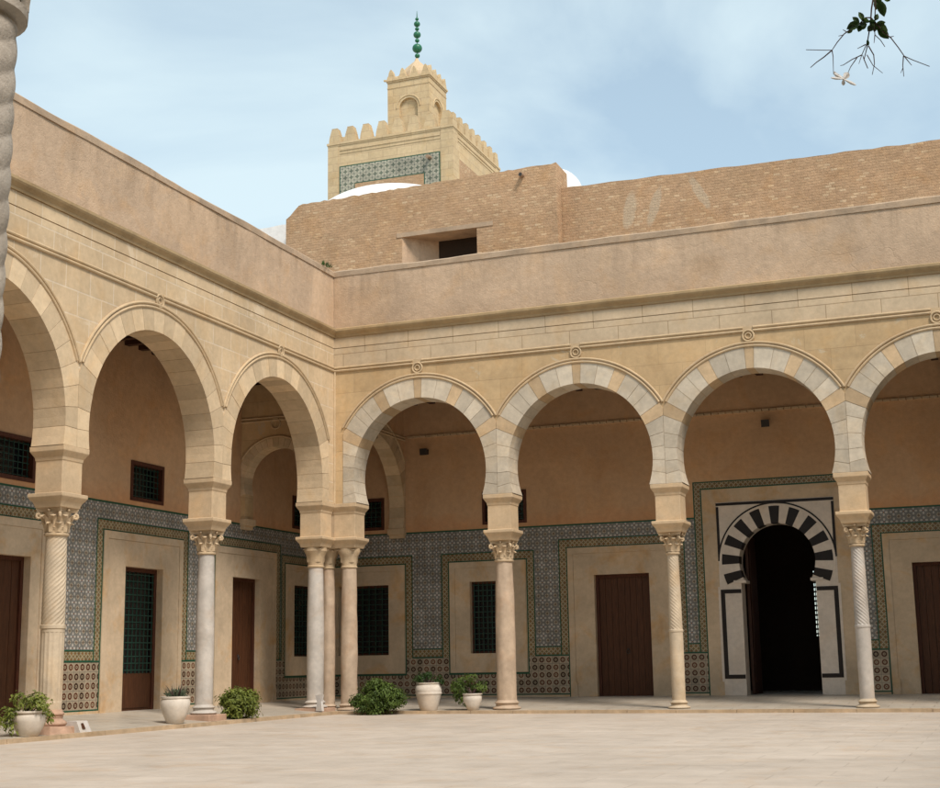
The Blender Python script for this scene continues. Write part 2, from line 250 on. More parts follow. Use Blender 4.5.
# ------------------------------------------------------------ mesh builder
def FR(u, d, z): return (u, d, z)                   # right arcade side: u along +X, d away from the court
def FL(u, d, z): return (-d, -u, z)                 # left arcade side: u along -Y
def FW(x, y, z): return (x, y, z)
class MB:
    def __init__(s, F=FW): s.v = []; s.f = []; s.t = []; s.mi = []; s.F = F; s.sm = []
    def p(s, a, b, c): s.v.append(s.F(a, b, c)); return len(s.v)-1
    def face(s, idx, tone=0.5, mi=0, smooth=False): s.f.append(tuple(idx)); s.t.append(tone); s.mi.append(mi); s.sm.append(smooth)
    def quad(s, pts, tone=0.5, mi=0): s.face([s.p(*q) for q in pts], tone, mi)
    def box(s, a0, a1, b0, b1, c0, c1, tone=0.5, mi=0):
        i = [s.p(a, b, c) for c in (c0, c1) for b in (b0, b1) for a in (a0, a1)]
        for q in ((0, 1, 3, 2), (4, 6, 7, 5), (0, 4, 5, 1), (2, 3, 7, 6), (0, 2, 6, 4), (1, 5, 7, 3)): s.face([i[k] for k in q], tone, mi)
    def rings(s, rings, closed=True, caps=True, tone=0.5, mi=0, smooth=True):
        ids = [[s.p(*q) for q in r] for r in rings]; n = len(ids[0])
        for a, b in zip(ids, ids[1:]):
            for k in range(n if closed else n-1):
                k2 = (k+1) % n; s.face((a[k], a[k2], b[k2], b[k]), tone, mi, smooth)
        if caps and closed: s.face(ids[0][::-1], tone, mi); s.face(ids[-1], tone, mi)
    def lathe(s, prof, cx=0, cy=0, seg=32, tone=0.5, mi=0, mod=None, smooth=True):
        rg = []
        for (r, z) in prof:
            ring = []
            for k in range(seg):
                a = 2*PI*k/seg; rr = r if mod is None else mod(r, a, z); ring.append((cx+rr*math.cos(a), cy+rr*math.sin(a), z))
            rg.append(ring)
        s.rings(rg, True, True, tone, mi, smooth)
    def square(s, prof, cx, cy, tone=0.5):                    # stacked square sections
        s.rings([[(cx-h, cy-h, z), (cx+h, cy-h, z), (cx+h, cy+h, z), (cx-h, cy+h, z)] for h, z in prof], True, True, tone, 0, False)
    def tube(s, path, r, seg=8, tone=0.5, mi=0, closed=False):
        P = [Vector(s.F(*q)) for q in path]; F = s.F; s.F = FW; rg = []; n = len(P); ref = None
        for i, q in enumerate(P):
            a = P[(i-1) % n] if (i > 0 or closed) else P[i]; b = P[(i+1) % n] if (i < n-1 or closed) else P[i]
            t = (b-a).normalized()
            if ref is None: ref = t.orthogonal().normalized()
            x = (ref-t*ref.dot(t)).normalized(); y = t.cross(x); ref = x
            rr = r[i] if isinstance(r, (list, tuple)) else r
            rg.append([tuple(q+x*rr*math.cos(2*PI*k/seg)+y*rr*math.sin(2*PI*k/seg)) for k in range(seg)])
        if closed: rg.append(rg[0])
        s.rings(rg, True, not closed, tone, mi); s.F = F
    def build(s, name, mat, parent=None, kind=None, uvshift=None):
        me = bpy.data.meshes.new(name); o = bpy.data.objects.new(name, me); col.objects.link(o)
        off = Vector((0, 0, 0))
        if parent is not None:
            o.parent = parent; q = parent
            while q is not None: off += Vector(q.location); q = q.parent
        me.from_pydata([tuple(Vector(v)-off) for v in s.v], [], s.f)
        mats = mat if isinstance(mat, list) else [mat]
        for m in mats: me.materials.append(MAT[m])
        me.polygons.foreach_set('material_index', s.mi); me.polygons.foreach_set('use_smooth', s.sm)
        bm = bmesh.new(); bm.from_mesh(me)
        at = bm.faces.layers.float.new('tone')
        bm.faces.ensure_lookup_table()
        for f, t in zip(bm.faces, s.t): f[at] = t
        bmesh.ops.remove_doubles(bm, verts=bm.verts, dist=1e-5); bmesh.ops.recalc_face_normals(bm, faces=bm.faces)
        uv = bm.loops.layers.uv.new('UVMap')
        for f in bm.faces:
            n = f.normal; ax = max(range(3), key=lambda i: abs(n[i]))
            for lp in f.loops:
                c = lp.vert.co+off
                lp[uv].uv = (c.x, c.y) if ax == 2 else ((c.y, c.z) if ax == 0 else (c.x, c.z))
        bm.to_mesh(me); bm.free()
        if any(s.sm):
            try: me.set_sharp_from_angle(angle=R(42))
            except Exception: pass
        if kind: o['kind'] = kind
        return o
def thing(name, label, cat, loc=(0, 0, 0), group=None):
    o = bpy.data.objects.new(name, None); col.objects.link(o); o.location = loc; o['label'] = label; o['category'] = cat; o.empty_display_size = 0.2
    if group: o['group'] = group
    return o
def tag(o, label, cat, group=None):
    o['label'] = label; o['category'] = cat
    if group: o['group'] = group
    return o
def copy_tree(o, parent=None):
    c = o.copy(); col.objects.link(c); c.parent = parent
    for ch in list(o.children): copy_tree(ch, c)
    return c
def jit(a): return random.uniform(-a, a)

# ------------------------------------------------------------ dimensions
DR, DL, CX0, CY0, CD = 3.483, 4.319, 0.211, 0.264, 0.294
ZS, T = 4.288, 0.58                     # springing level, arcade wall thickness
ZW = 7.14                               # underside of the string course
DBR, DBL = 4.0, 2.3                     # depth of the galleries
GZ = -0.06
def gz(x, y): return 0.15*max(0.0, min(1.0, max(-x/DBL, y/DBR)))

# ------------------------------------------------------------ ground
g = MB(); g.quad([(-300, -300, GZ), (300, -300, GZ), (300, 300, GZ), (-300, 300, GZ)]); g.build('courtyard_floor', 'courtyard', None, 'structure')
g = MB(); E_ = 0.20
xs = [-DBL-.3, -2.3, -1.6, -.8, 0, E_-.12]; ys = [-20, -12, -6, -E_+.12]
def gq(m, x0, x1, y0, y1): m.quad([(x0, y0, gz(x0, y0)), (x1, y0, gz(x1, y0)), (x1, y1, gz(x1, y1)), (x0, y1, gz(x0, y1))])
for a, b in zip(xs, xs[1:]):
    for c, d in zip(ys, ys[1:]): gq(g, a, b, c, d)
for a, b in zip(xs[:-1], xs[1:-1]+[0]):
    pass
ys2 = [-E_+.12, 0, 1, 2, 3, 4.0, 4.3]; xs2 = [-DBL-.3, -2.3, -1.6, -.8, 0, E_-.12, 3, 8, 14, 19]
for a, b in zip(xs2, xs2[1:]):
    for c, d in zip(ys2, ys2[1:]): gq(g, a, b, c, d)
g.build('gallery_floor', 'gallery_floor', None, 'structure')
k = MB()
u = -0.0; y = -E_
y0 = -20.0
while y0 < -E_-0.01:                                   # kerb stones of the left walk
    y1 = min(y0+1.1+jit(.25), -E_); k.box(E_-.12, E_+jit(.006), y0+.004, y1-.004 if y1 < -E_ else -E_+.12, GZ-.2, 0.003+jit(.003), random.random()); y0 = y1
x0 = E_+.006
while x0 < 18.9:
    x1 = min(x0+1.1+jit(.25), 19); k.box(x0+.004, x1-.004, -E_-jit(.006), -E_+.12, GZ-.2, 0.003+jit(.003), random.random()); x0 = x1
k.build('kerb', 'kerb', None, 'structure')

# ------------------------------------------------------------ arcades
def arch_pts(r, zc, ex, zs, n=40):
    dz = (zs-zc)/ex; a0 = math.asin(max(dz/r, -.30)) if dz/r < -.45 else math.asin(dz/r)
    pt = [(r*math.cos(PI-a0-(PI-2*a0)*i/n), zc+ex*r*math.sin(PI-a0-(PI-2*a0)*i/n)) for i in range(n+1)]
    if dz/r < -.45: pt = [(pt[0][0], zs)]+pt+[(pt[-1][0], zs)]
    return pt
def arch_wall_bay(m, uc, half, r, zc, ex, ztop, d0, d1, n=40, zs=ZS):
    """one bay: faces at d0 and d1 with the opening, plus soffit"""
    pts = arch_pts(r, zc, ex, zs, n); R0 = r*1.36
    outer = []
    for (x, z) in pts:
        dx, dz = x, (z-zc); L_ = math.hypot(dx, dz); s_ = R0*ex/L_ if L_ > 0 else 1
        X, Z = dx*s_, zc+dz*s_
        if abs(X) > half: t = half/abs(dx); X = math.copysign(half, dx); Z = zc+dz*t
        if z < zc: X = math.copysign(half, dx); Z = z
        outer.append((X, min(Z, ztop-.02)))
    n = len(pts)-1
    for d in (d0, d1):
        for i in range(n):
            (a, b), (c, e) = pts[i], pts[i+1]; (A, B), (C, D_) = outer[i], outer[i+1]
            m.quad([(uc+a, d, b), (uc+c, d, e), (uc+C, d, D_), (uc+A, d, B)])
            if abs(A-C) > 1e-6: m.quad([(uc+A, d, B), (uc+C, d, D_), (uc+C, d, ztop), (uc+A, d, ztop)])
    for i in range(n):
        (a, b), (c, e) = pts[i], pts[i+1]; m.quad([(uc+a, d0, b), (uc+c, d0, e), (uc+c, d1, e), (uc+a, d1, b)])
def voussoirs(F, uc, r, zc, ex, rout, half, pattern, d0=-0.012, depth=T+.004, zs=ZS, gap=0.0035):
    """ring of wedge stones standing just proud of the wall; pattern: list of (angle from crown in deg, material index)"""
    m = MB(F)
    r = r-.006; q_ = (zc-zs)/ex/(r+.006); a_end = 90+math.degrees(math.asin(q_ if q_ < .45 else .30))
    for (a0, a1, mi) in pattern(a_end):
        sub = max(2, int((a1-a0)/3)); tone = random.random(); pro = jit(.003)
        th = [R(90-(a0+(a1-a0)*i/sub)) for i in range(sub+1)]
        inn = []; ou = []
        for i, t in enumerate(th):
            g_ = 0
            if i == 0: g_ = -gap
            if i == sub: g_ = gap
            for lst, rr in ((inn, r), (ou, rout)):
                tt = t+g_/rr; X = rr*math.cos(tt); Z = zc+ex*rr*math.sin(tt)
                if rr == rout and abs(X) > half-.003:
                    s_ = (half-.003)/abs(X) if abs(X) > 0 else 1
                    X = math.copysign(half-.003, X); Z = zc+(Z-zc)*s_
                Z = max(Z, zs+.002); lst.append((X, Z))
        def ring(lst, d): return [(uc+x, d, z) for x, z in lst]
        a = ring(inn, d0+pro); b = ring(ou, d0+pro); a2 = ring(inn, depth); b2 = ring(ou, depth)
        for i in range(sub):
            m.quad([a[i], a[i+1], b[i+1], b[i]], tone, mi); m.quad([b[i], b[i+1], b2[i+1], b2[i]], tone, mi); m.quad([a[i], a[i+1], a2[i+1], a2[i]], tone, mi)
        m.quad([a[0], b[0], b2[0], a2[0]], tone, mi); m.quad([a[-1], b[-1], b2[-1], a2[-1]], tone, mi)
    return m
def pat_right(aend):
    tans = [(-2.8, 2.8), (25, 33), (59, 66.5), (-33, -25), (-66.5, -59)]
    out_ = []
    def fill(a, b, n):
        c = [a+(b-a)*i/n + (jit(1.2) if 0 < i < n else 0) for i in range(n+1)]
        for i in range(n): out_.append((c[i], c[i+1], 0))
    for a, b in tans: out_.append((a, b, 1))
    fill(2.8, 25, 2); fill(-25, -2.8, 2); fill(33, 59, 3); fill(-59, -33, 3); fill(66.5, aend, 5); fill(-aend, -66.5, 5)
    return out_
def pat_left(aend):
    n = 23; c = [-aend+2*aend*i/n for i in range(n+1)]; return [(c[i], c[i+1], 0) for i in range(n)]
def build_arcade(F, name, label, halfp, u0p, nb, r, zc, ex, rmo, zmo_ex, wallmat, vmats, pat, uend, ustart, frieze_mat, base):
    root = thing(name, label, 'arcade', base)
    m = MB(F)
    for i in range(nb): arch_wall_bay(m, u0p+halfp*2*(i+.5), halfp, r, zc, ex, ZW+.05, 0.0, T)
    e = u0p+halfp*2*nb
    m.box(ustart, u0p, 0, T, ZS, ZW+.05); m.box(e, uend, 0, T, ZS, ZW+.05)
    m.build('wall', wallmat, root)
    # pier feet above the imposts are part of the wall; frieze, cornice, parapet above
    m = MB(F); m.box(ustart, uend, 0.012, T, ZW+.05, 7.66); m.box(ustart, uend, 0.006, T, 7.675, 7.90); m.box(ustart, uend, .03, T-.02, 7.66, 7.675); m.build('frieze', frieze_mat, root)
    m = MB(F); uu = (0 if F is FR else 0)
    cs = -0.0
    m.rings([[(u_, 0.0, 7.90), (u_, -.025, 7.90), (u_, -.035, 7.94), (u_, -.085, 8.0), (u_, -.10, 8.03), (u_, -.10, 8.075), (u_, -.02, 8.11), (u_, .02, 8.11)] for u_ in [(-.0 if F is FR else -.0)+.0+ (uend)*i/40 for i in range(41)]], True, True, smooth=False)
    m.build('cornice', 'cornice', root)
    m = MB(F); n = int((uend)/.35); prev = None                # plastered parapet, its edges gently uneven
    m2 = MB(F)
    cols = []
    for i in range(n+1):
        u_ = ustart+(uend-ustart)*i/n; zt = 9.41+noise.noise((u_*.7, 3.1 if F is FR else 9.3, 0))*.03+jit(.008)
        cols.append((u_, zt))
    zl = [7.92, 8.3, 8.7, 9.0, 9.27]
    m.rings([[(u_, .02+noise.noise((u_*.8, z, 5 if F is FR else 8))*.018, z) for z in zl]+[(u_, .40, zl[-1]), (u_, .40, zl[0])] for u_, zt in cols], True, True, smooth=False)
    m.build('parapet', 'plaster', root)
    m2.rings([[(u_, .0+jit(.005), 9.272), (u_, -.004+jit(.007), zt-.03), (u_, .03, zt), (u_, .40, zt), (u_, .42, 9.272)] for u_, zt in cols], True, True, smooth=False)
    m2.build('coping', 'plaster_cap', root)
    # string course: two rolls with a loop over every arch crown
    m = MB(F); a = 0.0 if F is FL else 0.0
    loops = [u0p+halfp*2*(i+.5) for i in range(nb)]
    seg = [0.02]+[x for l_ in loops for x in (l_-.098, l_+.098)]+[uend]
    for a, b in zip(seg[::2], seg[1::2]):
        for z in (ZW+.02, ZW+.085): m.tube([(a, -.012, z), ((a+b)/2, -.012, z+jit(.004)), (b, -.012, z)], .027, 8)
    m.box(0.0, uend, -.012, .02, ZW+.0, ZW+.108)
    zt = zc+rmo*zmo_ex
    for l_ in loops:
        zl_ = (zt+ZW+.06)/2
        rr = .108
        m.tube([(l_+rr*math.cos(t), -.016, zl_+rr*math.sin(t)) for t in [2*PI*i/20 for i in range(20)]], .020, 8, closed=True)
        m.tube([(l_+rr*.52*math.cos(t), -.016, zl_+rr*.52*math.sin(t)) for t in [2*PI*i/16 for i in range(16)]], .014, 6, closed=True)
    for l_ in loops:
        amax = math.acos(min(1, 1)) if False else math.asin(min(1, halfp/rmo))
        for dr in (0.0, 0.062):
            m.tube([(l_+(rmo-dr)*math.sin(t), -.014, zc+zmo_ex*(rmo-dr)*math.cos(t)) for t in [(-amax+2*amax*i/44) if dr == 0 else (-amax*.985+2*amax*.985*i/44) for i in range(45)]], .026, 8)
    m.build('string_course', 'moulding', root)
    for l_ in loops:
        v = voussoirs(F, l_, r, zc, ex, rmo-.075, halfp, pat); v.build('voussoirs', vmats, root)
    return root
AR = build_arcade(FR, 'arcade', 'right side arcade of horseshoe arches with grey and tan wedge stones under a plastered parapet', DR/2, CX0, 5, 1.506, 4.836, 1.059, 2.03, 1.03,
    'stone_right', ['pale_voussoir', 'tan_voussoir'], pat_right, 18.9, -T, 'frieze', (0, 0, ZS))
AL = build_arcade(FL, 'arcade', 'paler cream sandstone arcade with plain round arches receding along the left side of the court', DL/2, CY0, 4, 1.871, 4.64, 1.034, 2.37, 1.01,
    'stone_left', ['left_voussoir'], pat_left, 19.4, 0.0, 'stone_left', (0, -.3, ZS))
m = MB(); m.tube([(.012, -.012, ZS), (.012, -.012, 5.8), (.012, -.012, ZW)], .03, 10); m.build('corner_roll', 'moulding', AR)
# cross arches closing the corner of the gallery
def cross_arch(F, name, label, a0, a1, r, zc, d0, d1, base, wm, zft=4.09):
    root = thing(name, label, 'arch', base); m = MB(F); uc = (a0+a1)/2; h = (a1-a0)/2
    arch_wall_bay(m, uc, h, r, zc, 1.0, 7.04, d0, d1, 36, zs=zft); m.build('wall', wm, root)
    v = voussoirs(F, uc, r, zc, 1.0, min(r*1.24, r+.36), h, pat_left, d0-.012, d1+.004, zs=zft); v.build('voussoirs', 'left_voussoir', root)
    m = MB(F); rm = min(r*1.28, r+.40); am = math.asin(min(1, (h-.02)/rm)) if rm > h else PI/2
    m.tube([(uc+rm*math.sin(t), d0-.01, zc+rm*math.cos(t)) for t in [-am+2*am*i/30 for i in range(31)]], .026, 8)
    for z in (6.22, 6.29): m.tube([(a0, d0-.01, z), (a1, d0-.01, z)], .024, 8)
    m.tube([(uc+.11*math.cos(t), d0-.014, 6.14+.11*math.sin(t)) for t in [2*PI*i/16 for i in range(16)]], .022, 6, closed=True)
    m.build('string_course', 'moulding', root)
    m = MB(F); m.box(a1-.17, a1-.0, d0-.03, d1+.03, zft-.14, zft, .5); m.box(a1-.12, a1, d0, d1, zft-.22, zft-.14); m.build('corbel', 'impost', root)
    return root
FXN = lambda u, d, z: (-u, d, z)
cross_arch(FXN, 'cross_arch', 'small round cross arch spanning the left gallery, seen through the arch nearest the corner', T, DBL, .78, 4.86, 0.06, .40, (-1.4, .3, 4), 'stone_right')
FYN = lambda u, d, z: (-d, u, z)
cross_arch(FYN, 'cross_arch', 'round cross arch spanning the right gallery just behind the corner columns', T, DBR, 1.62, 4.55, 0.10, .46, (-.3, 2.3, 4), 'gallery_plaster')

# ------------------------------------------------------------ columns
def smooth_prof(pts, n=6):
    out_ = []
    for i in range(len(pts)-1):
        a, b = pts[i], pts[i+1]
        for k_ in range(n): t = k_/n; out_.append((a[0]+(b[0]-a[0])*t, a[1]+(b[1]-a[1])*t))
    return out_+[pts[-1]]
ZN = 2.95; ZC = 3.352
def torus_prof(r0, r1, z0, z1, n=6):
    return [(r0+(r1-r0)*math.sin(PI*i/n), z0+(z1-z0)*i/n) for i in range(n+1)]
IMP = [(.235, ZC), (.25, ZC+.05), (.265, ZC+.085), (.30, ZC+.13), (.32, ZC+.16), (.32, ZC+.215), (.247, ZC+.222), (.245, 4.06), (.255, 4.075), (.262, 4.12), (.29, 4.165), (.318, 4.21), (.32, 4.285)]
def add_impost(root, x, y, dz=0.0, grow=0.0):
    m = MB(); m.square([(h+grow, z+dz if z < 4.2 else z+dz*.5) for h, z in IMP], x, y); o = m.build('impost_block', 'impost', root)
    bv = o.modifiers.new('bevel', 'BEVEL'); bv.width = .008; bv.segments = 2; bv.limit_method = 'ANGLE'; bv.angle_limit = R(25); return o
def leaf_strip(m, cx, cy, ang, r0, z0, r1, z1, wid, curl, thick=.012, tone=.5):
    """acanthus leaf: rises along the bell and curls outward at its tip"""
    ca, sa = math.cos(ang), math.sin(ang); N_ = 7; rows = []
    for i in range(N_+1):
        t = i/N_; r_ = r0+(r1-r0)*t*t+curl*max(0, t-.6)**1.3*2.2; z_ = z0+(z1-z0)*min(t, .88)/.88-(0.03 if t > .9 else 0)
        w_ = wid*(math.sin(PI*(.22+.68*t))**.6)*(1+.16*math.cos(t*22)); rows.append((r_, z_, w_))
    for sgn in (-1, 1):
        pts = []
        for (r_, z_, w_) in rows:
            rad = [(r_+thick*1.6, 0), (r_+thick*.5, sgn*w_*.5), (r_-thick, sgn*w_)]
            pts.append([(cx+a*ca-b*sa, cy+a*sa+b*ca, z_) for a, b in rad])
        m.rings(pts, False, False, tone, 0, True)
def capital(m, cx, cy, rn, kind):
    if kind == 'bell':
        m.lathe([(rn, ZN-.02), (rn+.022, ZN-.005), (rn+.022, ZN+.02), (rn+.005, ZN+.035), (rn+.012, ZN+.14), (rn+.035, ZN+.24), (rn+.085, ZN+.33), (.232, ZN+.375), (.235, ZC)], cx, cy, 28)
        for k_ in range(4):
            a = PI/4+k_*PI/2; leaf_strip(m, cx, cy, a, rn+.015, ZN+.10, .27, ZC-.02, .07, .01)
        return
    m.lathe([(rn, ZN-.025), (rn+.028, ZN-.012), (rn+.03, ZN+.015), (rn+.006, ZN+.03), (rn+.004, ZN+.15), (rn+.02, ZN+.27), (rn+.05, ZN+.34), (rn+.03, ZN+.345)], cx, cy, 32)
    for k_ in range(8): leaf_strip(m, cx, cy, k_*PI/4, rn+.012, ZN+.035, rn+.055, ZN+.19, .062, .05)
    for k_ in range(8): leaf_strip(m, cx, cy, k_*PI/4+PI/8, rn+.010, ZN+.10, rn+.085, ZN+.30, .058, .055)
    for k_ in range(4):                                    # corner volutes
        a = PI/4+k_*PI/2; ca, sa = math.cos(a), math.sin(a); path = []
        for i in range(15):
            t = i/14; 
            if t < .5: rr = rn+.03+.085*(t/.5)**1.5; zz = ZN+.17+.15*(t/.5)
            else:
                q = (t-.5)/.5; ph = PI/2-q*PI*1.7; s_ = .042*(1-.55*q); rr = rn+.115+s_*math.cos(ph); zz = ZN+.28+s_*math.sin(ph)
            path.append((cx+rr*ca, cy+rr*sa, zz))
        m.tube(path, [.032-.014*i/14 for i in range(15)], 8)
    h = 0.222                                              # concave abacus
    for z0, z1, g_ in ((ZN+.345, ZN+.375, -.008), (ZN+.375, ZC, 0.004)):
        pts = []
        for k_ in range(4):
            a = k_*PI/2
            for t in (-1, -.88, -.5, 0, .5, .88):
                off = h+g_-.035*(1-t*t); q = t*(h+g_)
                if t == -1: off = h+g_
                pts.append((cx+off*math.cos(a)-q*math.sin(a), cy+off*math.sin(a)+q*math.cos(a)))
        m.rings([[(x, y, z0) for x, y in pts], [(x, y, z1) for x, y in pts]], True, True, smooth=False)
    for k_ in range(4):
        a = k_*PI/2; m.lathe(torus_prof(.004, .026, ZN+.34, ZC-.005, 5), cx+(h-.02)*math.cos(a), cy+(h-.02)*math.sin(a), 8)
def column(name, label, x, y, rb, rn, style, smat, cap='leaf', plinth=0.0, base_h=.16, basemat=None, dz=0.0, cat='column', group='columns carrying the arches', imp=True, zb=0.0, hi=1):
    root = thing(name, label, cat, (x, y, zb), group)
    m = MB(); z0 = zb+plinth+base_h
    seg = 48*hi
    def rad(z):
        t = (z-z0)/(ZN-z0); return rb+(rn-rb)*t+.012*math.sin(PI*t)
    nz = 60*hi; prof = [(rad(z0+(ZN-z0)*i/nz), z0+(ZN-z0)*i/nz) for i in range(nz+1)]
    mod = None; zm = z0+(ZN-z0)*.47
    if style == 'spiral':                                 # twisted flutes above, upright flutes below a ring
        seg = 130; nz = 330; prof = [(rad(z0+(ZN-z0)*i/nz), z0+(ZN-z0)*i/nz) for i in range(nz+1)]
        def mod(r, a, z):
            if abs(z-zm) < .03: return r+.012
            if z > zm: return r*(1-.055*abs(math.sin((a*(13 if rb > .15 else 9)-z*(88 if rb > .15 else 76))/2))**1.0) if z < ZN-.05 else r
            if z < z0+.12 or z > zm-.08: return r
            return r*(1-.05*max(0, abs(math.sin(a*8))-.15))
    elif style == 'fine':
        seg = 110; nz = 300; prof = [(rad(z0+(ZN-z0)*i/nz), z0+(ZN-z0)*i/nz) for i in range(nz+1)]
        def mod(r, a, z):
            if abs(z-zm) < .02: return r+.01
            if z > zm and z < ZN-.05: return r*(1-.07*abs(math.sin((a*11+z*95)/2)))
            return r
    elif style == 'rope':
        seg = 120; nz = 480; prof = [(rad(z0+(ZN-z0)*i/nz), z0+(ZN-z0)*i/nz) for i in range(nz+1)]
        def mod(r, a, z): return r*(1.01-.042*(1-abs(math.sin((a*5-z*60)/2)))+noise.noise((a*1.3, z*2, 4))*.02) if z < ZN-.04 else r*.96
    elif style == 'worn':
        def mod(r, a, z): return r+noise.noise((math.cos(a)*2+x, math.sin(a)*2+y, z*2.2))*.010
    else:
        def mod(r, a, z): return r+noise.noise((math.cos(a)*1.5+x, math.sin(a)*1.5, z*1.2))*.004
    m.lathe(prof, x, y, seg, mod=mod); m.build('shaft', smat, root)
    m = MB(); capital(m, x, y, rn, cap); m.build('capital', 'capital' if smat != 'shade_column' else smat, root)
    m = MB(); zz = zb+plinth
    m.lathe(torus_prof(rb+.05, rb+.085, zz, zz+base_h*.36)+torus_prof(rb+.03, rb+.02, zz+base_h*.40, zz+base_h*.6, 4)+torus_prof(rb+.02, rb+.045, zz+base_h*.64, zz+base_h*.9)+[(rb+.012, zz+base_h), (rb-.01, zz+base_h+.02)], x, y, 36)
    m.build('base', basemat or smat, root)
    if plinth > 0:
        m = MB(); m.box(x-rb-.14, x+rb+.14, y-rb-.14, y+rb+.14, zb-.05, zb+plinth); o = m.build('plinth', 'pink_plinth' if style != 'corner' else 'marble_cream', root)
        bv = o.modifiers.new('bevel', 'BEVEL'); bv.width = .012; bv.segments = 2
    if imp: add_impost(root, x, y, dz)
    return root
def LY(i): return -(CY0+DL*i)
def RX(i): return CX0+DR*i
column('column', 'cream column with twisted fluting above upright fluting, at the left beside the leafy white pot', -CD, LY(2), .172, .158, 'spiral', 'marble_cream', plinth=.10, base_h=.24, basemat='pink_plinth')
column('column', 'smooth grey marble column on a broad square pink plinth, between the two left arches', -CD, LY(1), .158, .142, 'smooth', 'marble_grey', plinth=.11, base_h=.16, basemat='marble_grey')
column('column', 'grey and rust stained corner column with plain bell capital, leftmost of the corner cluster', -CD, LY(0), .172, .158, 'smooth', 'marble_grey', cap='bell', plinth=.07, base_h=.15, dz=0.003)
column('column', 'slim pinkish column squeezed behind and between the two front corner columns', -CD+.02, .30, .135, .125, 'worn', 'granite_pink', cap='bell', base_h=.12, dz=-.004)
column('column', 'pinkish beige corner column with plain bell capital, behind the big round shrub', CX0, CD, .170, .155, 'worn', 'granite_pink', cap='bell', base_h=.14, dz=0.0)
column('column', 'stout speckled beige column with leaf capital, right of the two potted plants', RX(1), CD, .198, .172, 'worn', 'granite_pink', base_h=.18, zb=0.0)
column('column', 'slender pale column with fine twisted upper shaft, left of the striped portal', RX(2), CD, .128, .112, 'fine', 'marble_cream', base_h=.16, basemat='marble_cream')
column('column', 'slender pale column with twisted upper shaft, right of the striped portal', RX(3), CD, .130, .118, 'fine', 'marble_grey', base_h=.16, basemat='marble_cream')
for i, st in ((4, 'smooth'), (5, 'worn')):
    column('column', ['smooth pale column one bay right of the portal bay', 'worn pale column two bays right of the portal bay'][i-4], RX(i), CD, .15, .14, st, 'marble_grey', base_h=.16)
for i, st in ((3, 'smooth'), (4, 'worn')):
    column('column', ['smooth grey column one bay before the twisted cream column', 'worn grey column two bays before the twisted cream column'][i-3], -CD, LY(i), .16, .145, st, 'marble_grey', plinth=.09)

